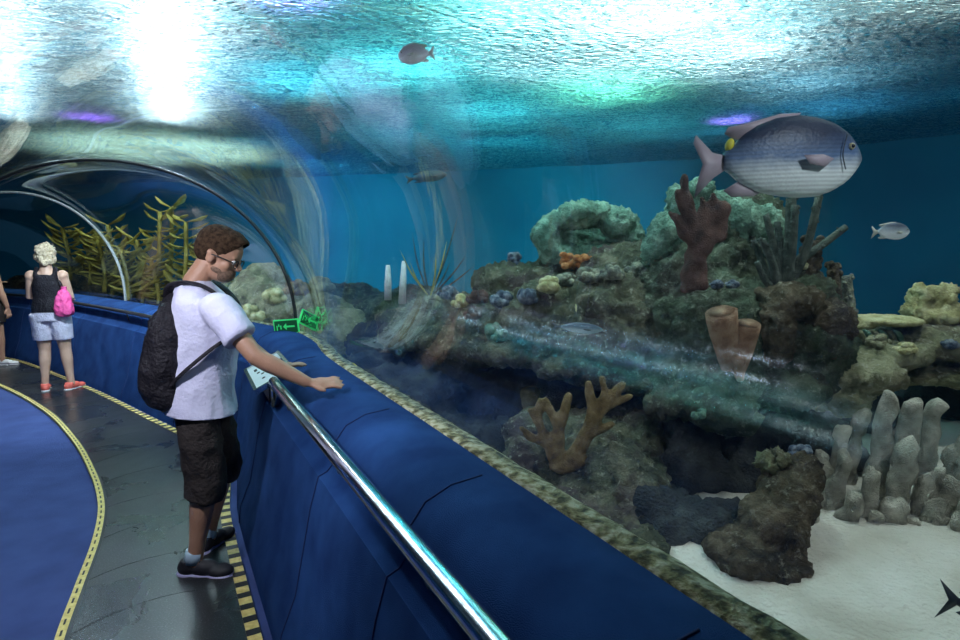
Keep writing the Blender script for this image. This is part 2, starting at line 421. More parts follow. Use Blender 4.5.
# sand: strips from the parapet out to the tank wall
def sand(base, nrm, outer_pts, name):
    rows = []
    for p, n in zip(base, nrm):
        a = p - n * .08; row = []
        far = a - n * 16
        # march to the wall
        hit = 9.
        for q in outer_pts:
            d = q - a; al = -d.dot(n); lat = abs(d.dot(V((-n.y, n.x, 0))))
            if al > 0 and lat < .7: hit = al; break
        for k in range(40):
            dd = hit * (k / 39) ** 1.4; x, y = a.x - n.x * dd, a.y - n.y * dd
            z = SZ + .05 * noise.noise(V((x * .9, y * .9, 0))) + .012 * noise.noise(V((x * 5, y * 5, 2))) + .03 * min(dd, 3)
            row.append(V((x, y, z)))
        rows.append(row)
    o = MB().loft(rows, closed=False).build(name, M['sand']); tag(o, kind='structure'); return o
SZ = .30
SR2 = catmull([(x, y, 0) for x, y in Rp], 20); SL2 = catmull([(x, y, 0) for x, y in Lp], 20)
sand(SR2, normals(SR2, SL2), TW, 'floor_sand')
sand(SL2, normals(SL2, SR2), TW[::-1], 'floor_sand')
o = MB().box((-5, 5, 5.3), (28, 22, .1)).build('ceiling', M['hall'], smooth=False); tag(o, kind='structure')

# ================================================================== reef
def E(u, v, Y, ru, rv, rd):
    """ellipsoid centre and radii of a boulder seen at that distance"""
    return (at(u, v, Y), V((ru * Y / F, rd, rv * Y / F)))
def rock(name, blobs, m, vox=.03, amp=.05, sc=3.0, seed=0, ridge=.5, parent=None, smoothit=3, fine=.022, flatten=0):
    mb = MB()
    for b in blobs:
        c, r = b[0], b[1]; rot = b[2] if len(b) > 2 else None
        mb.ball(c, r, 16, 12, rot)
    o = mb.build(name, m, parent)
    md = o.modifiers.new('r', 'REMESH'); md.mode = 'VOXEL'; md.voxel_size = vox
    if smoothit:
        md = o.modifiers.new('s', 'SMOOTH'); md.iterations = smoothit; md.factor = .6
    baked(o); me = o.data
    off = V((seed * 7.3, seed * 3.1, seed * 5.7))
    ns = [v.normal.copy() for v in me.vertices]
    for v, n in zip(me.vertices, ns):
        p = v.co * sc + off
        a = noise.noise(p) * 1.0 + (abs(noise.noise(p * 2.1)) - .25) * -2 * ridge + noise.noise(p * 4.3) * .35
        f = noise.noise(p * 9) * .8 + (.35 - abs(noise.noise(p * 5 + V((a, a, a))))) * 2.2 + (.3 - abs(noise.noise(p * 14))) * .9
        v.co = v.co + n * (a * amp + f * fine)
    me.update(); smooth_all(o); return o

def coralmat(name, lo, mid, hi, scale=9, rough=.85, bump=1, bscale=70, **k):
    return mat(name, [(.28, lo), (.5, mid), (.72, hi)], scale, 10, rough, bump=bump, bscale=bscale, spec=.25, **k)
def rockmat(name, lo, mid, hi, crust, sc=5, tint=(.10, .06, .08)):
    m, nt, N, out = nodes(name); tc = N('ShaderNodeTexCoord').outputs['Object']
    n1 = N('ShaderNodeTexNoise', Vector=tc, Scale=float(sc), Detail=12., Roughness=.65, Distortion=.4).outputs['Fac']
    n2 = N('ShaderNodeTexNoise', Vector=tc, Scale=3.1, Detail=8., Roughness=.6).outputs['Fac']
    n3 = N('ShaderNodeTexNoise', Vector=tc, Scale=26., Detail=6., Roughness=.7).outputs['Fac']
    c = ramp(nt, n1, [(.32, lo), (.5, mid), (.68, hi)])
    k = ramp(nt, n2, [(.50, (0, 0, 0)), (.62, (.6, .6, .6))]); c = N('ShaderNodeMixRGB', Fac=k, Color1=c, Color2=rgb(tint)).outputs[0]
    k = ramp(nt, n3, [(.56, (0, 0, 0)), (.66, (.8, .8, .8))]); c = N('ShaderNodeMixRGB', Fac=k, Color1=c, Color2=rgb(crust)).outputs[0]
    b = N('ShaderNodeBsdfPrincipled', Base__Color=c, Roughness=.85); b.inputs['Specular IOR Level'].default_value = .25
    h = N('ShaderNodeMath', _operation='MULTIPLY_ADD', i0=n1, i1=1.5, i2=n3).outputs[0]
    nt.links.new(N('ShaderNodeBump', Height=h, Strength=1., Distance=.07).outputs[0], b.inputs['Normal'])
    out(b.outputs[0]); return m
M['rock'] = rockmat('reef_rock', (.03, .04, .03), (.12, .13, .08), (.30, .29, .19), (.42, .43, .33), 6)
M['rock_green'] = rockmat('algae_green_rock', (.025, .045, .03), (.09, .13, .08), (.22, .28, .19), (.35, .40, .30), 6, (.09, .07, .06))
M['rock_brown'] = rockmat('brown_rock', (.03, .025, .02), (.13, .10, .06), (.28, .22, .15), (.4, .36, .28), 7, (.05, .05, .05))
M['rock_shaded'] = coralmat('shade_toned_rock', (.008, .012, .014), (.03, .035, .04), (.07, .08, .08), 5)  # rock with the shade of cave and overhangs put into its colour
M['rock_pale'] = rockmat('pale_rock', (.12, .13, .07), (.34, .35, .2), (.62, .60, .40), (.72, .70, .55), 6, (.22, .17, .12))
M['crust'] = coralmat('mixed_coral_crust', (.05, .05, .07), (.20, .22, .17), (.50, .50, .36), 16, bscale=110)
M['green_smooth'] = coralmat('sea_green_coral', (.05, .11, .08), (.14, .27, .20), (.30, .46, .35), 8)
M['brown_coral'] = coralmat('tan_coral', (.11, .075, .03), (.25, .17, .07), (.42, .32, .16), 20, bscale=150)
M['maroon'] = coralmat('maroon_sponge', (.05, .025, .022), (.12, .06, .05), (.2, .11, .09), 14, bscale=160)
M['pink'] = coralmat('salmon_sponge', (.25, .13, .08), (.46, .27, .17), (.62, .42, .28), 18, bscale=160)
M['pillar'] = coralmat('pillar_coral', (.16, .15, .12), (.46, .44, .36), (.85, .80, .68), 11, bscale=130)
M['orange'] = coralmat('orange_coral', (.30, .08, .03), (.6, .24, .08), (.75, .42, .2), 26, bscale=160)
M['yellow_coral'] = coralmat('cream_yellow_coral', (.30, .27, .10), (.58, .54, .28), (.80, .78, .5), 14, bscale=120)
M['blue_coral'] = coralmat('slate_blue_coral', (.03, .05, .09), (.13, .17, .24), (.42, .46, .5), 26, bscale=160)
M['whip'] = coralmat('grey_green_sea_whip', (.03, .045, .04), (.09, .12, .10), (.17, .2, .17), 16, bscale=160)
M['kelp'] = coralmat('golden_kelp', (.18, .15, .02), (.45, .38, .08), (.75, .66, .25), 5)
M['white_tube'] = coralmat('white_tube', (.5, .52, .52), (.72, .74, .74), (.85, .86, .86), 20, bump=.3)

# --- the reef: one built rock mass, in parts
reef = empty('reef', (.8, 3.9, .3)); tag(reef, 'long craggy rock reef with overhanging shelf, green tower and dark cave', 'reef')
def part(name, blobs, m, *a, **k):
    k.setdefault('fine', .03); r = rock(name, blobs, m, *a, **k); r.parent = reef; r.matrix_parent_inverse = Matrix.Translation(reef.location).inverted(); r.data.update(); return r
shelf = part('overhanging_shelf', [E(425, 322, 5.3, 48, 16, .5), E(455, 316, 4.9, 55, 20, .55), E(510, 318, 4.6, 65, 26, .6), E(565, 318, 4.2, 70, 36, .6), E(430, 334, 4.6, 50, 13, .4), E(490, 345, 4.3, 55, 14, .4),
                        E(560, 285, 4.8, 90, 22, .5), E(620, 325, 3.9, 75, 50, .55), E(640, 285, 4.3, 70, 40, .5), E(600, 366, 3.7, 70, 16, .35), E(540, 352, 4.0, 60, 14, .35), E(650, 372, 3.6, 60, 16, .4)],
         M['rock'], .028, .06, 3.4, 1)
tower = part('green_rock_tower', [E(712, 262, 3.9, 50, 52, .4), E(745, 235, 4.0, 38, 40, .35), E(715, 330, 3.6, 78, 60, .5), E(782, 305, 3.6, 42, 40, .4), E(790, 340, 3.5, 55, 42, .4),
                        E(705, 372, 3.4, 65, 26, .4), E(770, 380, 3.4, 55, 22, .4), E(662, 402, 3.1, 20, 11, .2), E(690, 398, 3.1, 35, 15, .22), E(722, 408, 3.05, 26, 13, .2), E(742, 416, 3.0, 11, 14, .12), E(675, 300, 3.8, 40, 60, .4)],
         M['rock_green'], .026, .055, 3.8, 2)
part('brown_rock_knob', [E(823, 325, 3.25, 24, 25, .16), E(812, 338, 3.3, 25, 28, .2), E(790, 300, 3.2, 26, 14, .18), E(775, 330, 3.15, 16, 34, .15)], M['rock_brown'], .022, .025, 5, 3)
part('cave_back_face', [E(560, 420, 4.5, 130, 62, .3), E(440, 400, 4.9, 70, 62, .3), E(700, 430, 4.2, 110, 60, .4), E(830, 425, 4.2, 90, 50, .3), E(640, 400, 4.6, 100, 60, .3), E(500, 430, 4.3, 70, 45, .3)], M['rock_shaded'], .05, .09, 2.4, 4)
part('cave_shade_rock', [E(690, 490, 3.25, 70, 62, .3), E(745, 480, 3.3, 70, 60, .3), E(800, 450, 3.4, 50, 45, .25), E(660, 530, 3.0, 55, 34, .25), E(725, 530, 2.75, 60, 30, .16), E(690, 540, 2.62, 52, 40, .18), E(655, 520, 2.75, 40, 40, .2), E(645, 450, 3.5, 60, 45, .25)], M['rock_shaded'], .03, .07, 3, 21)  # added over bright cave-floor sand, its dark colour stands in for shade
part('left_end_rock', [E(385, 345, 5.2, 40, 18, .5), E(372, 385, 4.5, 36, 34, .3), E(420, 410, 4.1, 45, 42, .3), E(465, 445, 3.8, 45, 34, .3), E(505, 460, 3.6, 30, 34, .25), E(395, 400, 4.2, 30, 30, .2)], M['rock_shaded'], .03, .06, 3, 9)
def alone(name, label, blobs, m, *a, **k):
    return tag(rock(name, blobs, m, *a, **k), label, 'rock')
r1 = alone('olive_boulder', 'craggy olive boulder in the cave mouth carrying the tan antler coral', [E(535, 440, 3.3, 30, 26, .25), E(585, 445, 3.35, 50, 30, .35), E(560, 480, 3.2, 36, 40, .28), E(528, 462, 3.15, 24, 28, .2), E(622, 495, 2.9, 45, 50, .25), E(635, 455, 3.3, 35, 40, .25), E(600, 530, 2.65, 50, 30, .2), E(570, 515, 2.8, 30, 30, .2), E(640, 545, 2.5, 30, 18, .15)],
         M['rock'], .024, .045, 4.4, 5)
r2 = alone('leaning_rock', 'brown rock leaning up from the sand left of the grey pillar coral', [E(800, 474, 2.6, 20, 22, .12), E(790, 498, 2.5, 26, 26, .14), E(772, 524, 2.42, 34, 28, .16), E(745, 552, 2.35, 38, 22, .17), E(772, 565, 2.3, 30, 18, .14), E(796, 570, 2.28, 12, 22, .08), E(720, 566, 2.4, 24, 12, .12)],
         M['rock_brown'], .018, .022, 5, 6, fine=.014)
r3 = alone('rock_ledge', 'pale flat rock ledge above the grey pillar coral', [E(880, 352, 3.7, 42, 13, .3), E(930, 340, 3.9, 60, 18, .4), E(1000, 335, 3.9, 70, 26, .5), E(860, 372, 3.5, 36, 15, .3), E(935, 372, 3.8, 60, 9, .3), E(838, 395, 3.5, 22, 20, .25), E(1060, 380, 3.9, 70, 40, .5)],
         M['rock_pale'], .026, .035, 4.5, 7)
alone('back_rock', 'rock behind the grey pillar coral, shade put into its colour', [E(900, 430, 4.5, 90, 55, .3), E(1010, 430, 4.6, 90, 70, .4), E(945, 405, 4.3, 60, 36, .25)], M['rock_shaded'], .045, .07, 2.4, 8)
r4 = alone('blocky_rock_pile', 'pale blocky rock pile beyond the glass behind the man', [E(262, 292, 7.6, 28, 28, .5), E(290, 310, 7.3, 40, 24, .5), E(250, 325, 7.2, 40, 16, .5), E(325, 318, 7.0, 28, 26, .4), E(200, 320, 8.4, 40, 14, .5), E(338, 330, 6.6, 30, 24, .4)], M['rock_pale'], .045, .07, 2.6, 10)
r5 = alone('distant_rock', 'distant green rock past the edge of the arch', [E(345, 318, 8.6, 30, 24, .4), E(390, 312, 8.2, 40, 18, .4), E(350, 300, 9.0, 30, 20, .4), E(420, 300, 8.4, 30, 14, .4)], M['rock_green'], .05, .07, 2.6, 11)
r6 = alone('low_rock', 'low brown rock at the foot of the golden kelp', [E(150, 310, 10.8, 70, 14, .8), E(60, 295, 12, 60, 22, .8), E(215, 305, 10.5, 40, 16, .6), E(95, 285, 11.8, 40, 30, .6)], M['rock_brown'], .07, .1, 2, 12)

# --- crust of small corals and knobs along the shelf top: countable clumps
random.seed(11)
def cast_down(p, objs):
    """drop a point onto the named rocks"""
    dg = C.evaluated_depsgraph_get(); best = None
    for o in objs:
        ok, loc, n, i = o.ray_cast(V((p.x, p.y, 3.0)), V((0, 0, -1)))
        if ok and (best is None or loc.z > best.z): best = loc
    return best
def hit(u, v, objs):
    """the point on the rocks that is seen in that direction"""
    o0 = V((0, 0, CAM_Z)); d = ray(u, v).normalized(); best = None; bn = None
    for o in objs:
        ok, loc, n, i = o.ray_cast(o0, d)
        if ok and (best is None or loc.length < best.length): best = loc.copy(); bn = n.copy()
    return best, bn
ROCKS = [shelf, tower, r1, r2, r3, r4, r5, r6]
C.view_layer.update()
def clump(name, c, r, m, n=14, seed=0, kn=.35, fl=.6):
    """a small knobbly coral head"""
    rnd = random.Random(seed); mb = MB(); mb.ball(c, (r * .8, r * .8, r * fl * .8), 12, 8)
    for k in range(n):
        a = rnd.uniform(0, 6.28); e = rnd.uniform(-.2, 1.4); q = r * kn * rnd.uniform(.7, 1.2)
        mb.ball(V(c) + V((math.cos(a) * math.cos(e) * r * .8, math.sin(a) * math.cos(e) * r * .8, math.sin(e) * r * fl)), q, 8, 6)
    return mb.build(name, m)
heads = [  # u, v, radius px, material, label
    (462, 305, 10, 'yellow_coral', 'small yellow coral head at the left end of the shelf'),
    (447, 298, 12, 'blue_coral', 'slate blue coral head beside the yellow one on the shelf'),
    (505, 302, 13, 'blue_coral', 'slate blue coral head below the dark stalk on the shelf'),
    (528, 300, 12, 'blue_coral', 'slate blue coral head right of the dark stalk on the shelf'),
    (478, 300, 11, 'maroon', 'maroon coral head mid way between yellow and slate heads'),
    (476, 316, 10, 'maroon', 'maroon coral head on the shelf lip'),
    (548, 290, 13, 'yellow_coral', 'yellow green coral head below the orange coral'),
    (566, 284, 12, 'crust', 'grey green coral head right of the yellow green head'),
    (588, 281, 13, 'crust', 'grey green knobbly coral head under the orange coral'),
    (610, 277, 12, 'crust', 'grey knobbly coral head at the foot of the hollow coral'),
    (634, 274, 13, 'crust', 'grey coral head left of the green tower'),
    (432, 306, 11, 'crust', 'grey coral head at the foot of the spiky sea plant'),
    (498, 334, 16, 'green_smooth', 'yellow green mound coral under the shelf edge'),
    (716, 287, 7, 'blue_coral', 'pale blue grey coral head on the tower below the maroon sponge'),
    (731, 287, 7, 'blue_coral', 'pale blue grey coral head right of its twin on the tower'),
    (800, 268, 9, 'yellow_coral', 'small cream coral head among the sea whips'),
    (782, 280, 9, 'brown_coral', 'small tan coral head below the sea whips'),
    (930, 322, 12, 'orange', 'orange spiky coral head on the pale right ledge'),
    (948, 345, 8, 'blue_coral', 'dark blue coral head at the right edge of the pale ledge'),
    (880, 345, 11, 'rock_pale', 'pale lumpy coral head on the pale ledge'),
    (905, 350, 10, 'yellow_coral', 'yellowish coral head at the middle of the pale ledge'),
    (700, 415, 8, 'green_smooth', 'green coral knob on the ragged lip'),
    (275, 300, 12, 'yellow_coral', 'bright knobbly coral on the pale rock pile'),
    (296, 292, 13, 'brown_coral', 'tan rounded coral on the pale rock pile'),
    (250, 318, 13, 'yellow_coral', 'yellow coral low on the pale rock pile'),
    (318, 290, 13, 'rock_pale', 'pale bushy coral right of the tan rounded coral'),
]
for k, (u, v, r, mm, lab) in enumerate(heads):
    p, n = hit(u, v, ROCKS)
    if p is None: p = at(u, v, 4)
    rr = r * p.y / F
    o = clump('knobbly_coral', p + n * rr * .25, rr, M[mm], 16, k); tag(o, lab, 'coral', 'knobbly corals on the reef')

# --- hollow curled coral on top of the shelf
Yc = 4.6
bl = []
for k in range(11):
    a = R_(200 - k * 21); u = 588 + 40 * math.cos(a); v = 238 - 24 * math.sin(a)
    bl.append(E(u, v, Yc + .05 * math.sin(k), 13 + 3 * math.sin(k * 1.7), 12, .22))
bl += [E(560, 255, Yc, 20, 12, .25), E(600, 256, Yc, 30, 12, .25), E(622, 235, Yc + .1, 14, 22, .2), E(592, 236, 5.0, 36, 22, .06), E(552, 240, 4.5, 9, 18, .12), E(618, 222, 4.45, 16, 14, .14)]
r = rock('hollow_coral', bl, M['green_smooth'], .02, .022, 6, 13, .6)
tag(r, 'large curled green coral with a dark hollow on top of the shelf', 'coral')
# orange crusty coral
mb = MB(); random.seed(5)
for k in range(60):
    u = random.uniform(563, 600); v = 262 + (u - 580) * .1 + random.uniform(-6, 6)
    mb.ball(at(u, v, 4.25 + random.uniform(-.1, .1)), (.03, .03, .022), 7, 5)
tag(mb.build('orange_coral', M['orange']), 'crusty orange coral in front of the hollow green coral', 'coral')

# --- stalk with knobbly head
def knotty(name, pts, r, m, label, cat='coral', n=30, seed=1, parent=None):
    rnd = random.Random(seed); mb = MB(); pts = catmull(pts, 5); N = len(pts)
    mb.tube(pts, [r * (1 - .25 * i / N) for i in range(N)], 9)
    for k in range(n):
        p = pts[rnd.randrange(N)]; a = rnd.uniform(0, 6.28)
        mb.ball(p + V((math.cos(a) * r * .8, math.sin(a) * r * .8, rnd.uniform(-r, r) * .6)), r * rnd.uniform(.25, .5), 6, 5)
    o = mb.build(name, m, parent)
    return tag(o, label, cat) if label else o
def P(Y, *uv): return [at(u, v, Y) for u, v in uv]
knotty('stalk_coral', P(4.9, (517, 292), (515, 270), (514, 252)), .055, M['blue_coral'], 'dark knobbly coral stalk standing alone on the shelf', seed=2)
knotty('finger_coral', P(3.7, (836, 318), (834, 290), (833, 263)), .045, M['rock_brown'], 'brown finger coral right of the boulder, taller of two', seed=3, n=40)
knotty('finger_coral', P(3.75, (850, 318), (848, 300), (846, 276)), .04, M['crust'], 'grey green finger coral beside the taller brown one', seed=4, n=40)

# --- branching corals grown by skin
def branching(name, chains, m, label, cat='coral', vox=.012, amp=.008):
    mb = MB()
    for pts, r in chains:
        pts = catmull(pts, 4); N = len(pts)
        rad = [r[0] + (r[1] - r[0]) * i / (N - 1) for i in range(N)] if hasattr(r, '__len__') else [r] * N
        mb.tube(pts, rad, 9); mb.ball(pts[-1], rad[-1] * 1.0, 8, 6)
    o = mb.build(name, m)
    md = o.modifiers.new('r', 'REMESH'); md.mode = 'VOXEL'; md.voxel_size = vox
    md = o.modifiers.new('s', 'SMOOTH'); md.iterations = 3; md.factor = .6
    baked(o); me = o.data; ns = [v.normal.copy() for v in me.vertices]
    for v, n in zip(me.vertices, ns): v.co = v.co + n * noise.noise(v.co * 14) * amp
    smooth_all(o); return tag(o, label, cat)
Y = 3.0
branching('antler_coral', [
    (P(Y, (572, 460), (584, 438), (592, 415), (588, 384)), (.048, .024)), (P(Y, (588, 428), (606, 405), (622, 384)), (.038, .020)),
    (P(Y, (594, 412), (604, 394), (602, 378)), (.026, .017)), (P(Y, (604, 406), (618, 402), (630, 396)), (.026, .017)), (P(Y, (580, 440), (600, 430), (612, 424)), (.03, .018)),
    (P(Y, (556, 458), (560, 428), (568, 396)), (.042, .022)), (P(Y, (560, 428), (550, 410), (546, 400)), (.03, .018)),
    (P(Y, (556, 460), (545, 436), (530, 410)), (.038, .018)), (P(Y, (540, 426), (538, 412), (540, 400)), (.025, .016)), (P(Y, (550, 462), (565, 466), (580, 460)), (.045, .045)), (P(Y, (548, 445), (532, 438), (522, 428)), (.028, .017))],
    M['brown_coral'], 'tan antler coral with thick blunt branches on the olive boulder')
Y = 3.2
branching('branching_sponge', [
    (P(Y, (696, 290), (694, 262), (697, 240), (690, 215), (684, 176)), (.075, .018)),
    (P(Y, (696, 250), (712, 232), (724, 205)), (.07, .03)), (P(Y, (700, 245), (705, 225), (715, 210), (713, 196)), (.06, .022)),
    (P(Y, (692, 240), (678, 222), (669, 212)), (.04, .016)), (P(Y, (712, 238), (722, 235), (726, 206)), (.045, .02)), (P(Y, (688, 215), (680, 202), (677, 192)), (.025, .014)), (P(Y, (700, 225), (704, 208), (702, 198)), (.035, .014))],
    M['maroon'], 'maroon branching sponge standing in front of the green rock tower', 'sponge', amp=.022)
# green smooth lobes by the tower top
r = rock('lobed_coral', [E(664, 238, 3.75, 14, 24, .14), E(675, 205, 3.8, 8, 18, .1), E(700, 190, 3.8, 10, 12, .1), E(735, 225, 3.7, 26, 24, .16), E(760, 232, 3.75, 20, 26, .16), E(720, 205, 3.8, 18, 12, .14), E(655, 250, 3.8, 12, 16, .12), E(703, 222, 3.8, 22, 26, .12)], M['green_smooth'], .018, .014, 7, 14)
tag(r, 'bright green lobed coral behind the maroon branching sponge', 'coral')
# sea whips
whips = [((778, 290), (772, 262), (762, 240), .025), ((780, 290), (774, 250), (766, 215), .022), ((783, 290), (780, 245), (777, 222), .022), ((786, 290), (792, 250), (795, 205), .026),
         ((786, 290), (790, 240), (791, 198), .035), ((772, 284), (762, 262), (753, 240), .02), ((792, 280), (806, 250), (819, 196), .026), ((797, 262), (822, 245), (846, 227), .024),
         ((786, 290), (798, 262), (812, 248), .03), ((776, 292), (765, 280), (757, 262), .02), ((781, 292), (786, 270), (788, 236), .028)]
wr = empty('sea_whip_cluster', at(786, 292, 3.3)); tag(wr, 'cluster of grey green sea whips fanning up under the large fish', 'sea whip')
for k, (a, b, c, r) in enumerate(whips):
    pts = [at(a[0], a[1], 3.35), at(b[0], b[1], 3.32 + .03 * (k % 3)), at(c[0], c[1], 3.3 + .05 * (k % 3))]
    knotty('whip', pts, r, M['whip'], None, n=14, seed=k, parent=wr)
knotty('stump_coral', P(3.4, (806, 282), (810, 262), (812, 240)), .06, M['rock_brown'], 'dark brown coral stump at the right of the sea whips', seed=9, n=40)
# salmon tube sponges
def tube_sponge(name, u0, v0, u1, v1, Y, r, label, m):
    a, b = at(u0, v0, Y), at(u1, v1, Y - .08); mb = MB(); N = 10; d = (b - a)
    pts = [a + d * (i / N) for i in range(N + 1)]; rad = [r * (.55 + .45 * math.sin(1.6 * i / N)) for i in range(N + 1)]
    pts += [b + d * .02, b - d * .01, b - d * .25]; rad += [r * .86, r * .62, r * .4]
    mb.tube(pts, rad, 18); o = mb.build(name, m)
    for v in o.data.vertices: v.co += V((1, 1, 1)) * noise.noise(v.co * 18) * .006
    return tag(o, label, 'sponge', 'salmon tube sponges')
tube_sponge('tube_sponge', 730, 368, 721, 312, 3.0, .075, 'salmon tube sponge on the tower, larger left one', M['pink'])
tube_sponge('tube_sponge', 738, 372, 748, 324, 3.0, .06, 'salmon tube sponge on the tower, smaller right one', M['pink'])
tube_sponge('tube_sponge', 740, 380, 739, 358, 2.92, .03, 'small stubby salmon sponge below the two large tubes', M['pink'])
tube_sponge('barrel_sponge', 530, 415, 530, 392, 4.0, .065, 'grey barrel sponge with pale rim in the cave left of antler coral', M['rock_pale'])

# --- grey pillar coral colony on the sand
cols = [(890, 388, 24, 872, 500), (913, 392, 23, 895, 505), (936, 398, 22, 918, 505), (862, 408, 17, 846, 480), (843, 420, 17, 832, 490), (906, 436, 25, 892, 520), (846, 446, 24, 828, 512),
        (872, 462, 24, 862, 525), (857, 486, 25, 845, 528), (897, 490, 32, 888, 530), (928, 468, 19, 918, 525), (941, 463, 19, 932, 520), (953, 444, 22, 945, 515), (936, 492, 20, 924, 530), (952, 474, 22, 945, 525),
        (942, 510, 22, 936, 534), (824, 448, 18, 822, 500), (816, 466, 16, 816, 512), (811, 508, 17, 812, 528), (968, 430, 24, 960, 520), (972, 490, 26, 965, 540), (990, 450, 26, 982, 530), (958, 508, 18, 954, 540), (878, 505, 18, 872, 532), (915, 512, 18, 910, 534)]
pc = empty('pillar_coral', at(880, 530, 2.75)); tag(pc, 'colony of grey blunt pillar coral leaning right on the pale sand', 'coral')
random.seed(8)
for k, (u, v, wpx, ub, vb) in enumerate(cols):
    Yt = 2.62 + (530 - vb) * .009; Yb = Yt
    r = wpx * .43 * Yt / F; a = at(ub, vb, Yb); a.z = min(a.z, .36); b = at(u, v + wpx * .4, Yt - .02)
    N = 12; pts = [a.lerp(b, i / N) for i in range(N + 1)]; rad = [r * (1.05 - .25 * (i / N)) for i in range(N + 1)]
    ax = (b - a).normalized(); pts += [b + ax * r * .35, b + ax * r * .6]; rad += [r * .6, r * .15]
    mb = MB(); mb.tube(pts, rad, 14); o = mb.build('column', M['pillar'], pc)
    off = V((k * 3.1, 0, 0))
    for q in o.data.vertices:
        w_ = q.co.copy(); q.co = q.co + V((noise.noise(w_ * 13 + off), noise.noise(w_ * 13 + off + V((9, 0, 0))), 1.2 * noise.noise(w_ * 17 + off))) * .028
# plate coral, striped clam, yellow lobes on the right ledge
r = rock('plate_coral', [E(885, 320, 3.75, 36, 4.5, .2), E(858, 325, 3.75, 14, 4, .12)], M['yellow_coral'], .014, .008, 8, 15, smoothit=2, fine=.004); tag(r, 'thin cream plate coral jutting left above the pale ledge', 'coral')
cl = empty('ribbed_shell', at(872, 338, 3.6)); tag(cl, 'ribbed pale green clam on the pale ledge under the plate coral', 'clam')
for k in range(6):
    u = 860 + k * 7.5; mb = MB(); mb.tube(catmull(P(3.62, (u - 4, 330), (u + 2, 336), (u + 6, 350)), 4), [.006 + .012 * math.sin(math.pi * i / 8) for i in range(9)], 8); mb.build('shell_rib', M['green_smooth' if k % 2 else 'rock_pale'], cl)
r = rock('yellow_lobe_coral', [E(920, 300, 3.9, 8, 16, .07), E(932, 294, 3.9, 7, 9, .07), E(940, 305, 3.9, 12, 14, .1), E(948, 292, 3.95, 9, 8, .07), E(915, 310, 3.9, 9, 10, .08), E(955, 315, 3.9, 14, 10, .1), E(932, 316, 3.9, 24, 8, .15)], M['yellow_coral'], .016, .015, 8, 16)
tag(r, 'cream yellow lobed coral standing on the right ledge', 'coral')
r = rock('lace_coral', [E(766, 463, 2.62, 9, 8, .06), E(780, 460, 2.62, 10, 8, .06), E(790, 468, 2.62, 7, 7, .05)], M['white_tube'], .012, .018, 16, 17, smoothit=1)
r.data.materials[0] = M['rock_pale']; tag(r, 'frilly pale coral on top of the leaning brown rock', 'coral')
clump_o = clump('dark_blue_coral', at(802, 455, 2.66), .055, M['blue_coral'], 20, 44); tag(clump_o, 'dark blue coral knob beside the frilly pale coral', 'coral')

# --- things near the left end
mb = MB(); dw = catmull(P(4.6, (362, 380), (375, 365), (392, 352), (402, 338), (412, 325)), 5)
branching('driftwood', [(P(4.6, (360, 384), (375, 368), (396, 350), (406, 332)), (.085, .06)), (P(4.6, (396, 352), (412, 335), (424, 318)), (.07, .045)), (P(4.6, (372, 372), (358, 368)), (.05, .03))], M['rock_brown'], 'thick brown driftwood branch rising beyond the parapet', 'driftwood', vox=.025, amp=.03)
for (u0, v0, u1, v1, lab) in ((388, 300, 388, 265, 'left of the two white tubes at the reef end'), (402, 304, 404, 261, 'right, taller of the two white tubes at the reef end')):
    mb = MB(); mb.tube(P(5.6, (u0, v0), ((u0 + u1) / 2, (v0 + v1) / 2), (u1, v1)), [.035, .033, .02], 12); tag(mb.build('white_tube', M['white_tube']), lab, 'tube', 'white tubes at the reef end')
sp_ = empty('spiky_sea_plant', at(432, 296, 5.2)); tag(sp_, 'spiky dark sea plant with long blades at the left of the shelf', 'sea plant')
def blade(pts, w0, m, parent, name='blade', tw=0):
    pts = catmull(pts, 5); N = len(pts)
    return MB().tube(pts, [max(.002, w0 * math.sin(math.pi * (.12 + .86 * i / (N - 1)))) for i in range(N)], 8, flat=.25).build(name, m, parent)
for (u, v, c) in ((458, 216, 0), (447, 240, 1), (412, 232, 0), (400, 250, 1), (424, 236, 0), (436, 252, 1), (466, 256, 2), (474, 266, 2), (410, 262, 1), (450, 262, 0)):
    blade([at(430, 298, 5.2), at((430 + u) / 2 + (2 if u > 430 else -3), (298 + v) / 2, 5.2), at(u, v, 5.2)], .03, M[('whip', 'kelp', 'maroon')[c]], sp_)
for k, (u, v0, v1) in enumerate(((394, 420, 388), (405, 425, 396), (415, 430, 404), (424, 432, 412))):
    knotty('brown_finger_coral', P(3.9 - .1 * k, (u + 3, v0), (u, v1)), .042 - .004 * k, M['rock_brown'], ('tallest', 'second tallest', 'third tallest', 'shortest')[k] + ' of the brown finger corals rising just behind the sill', n=10, seed=20 + k)['group'] = 'finger corals behind the sill'
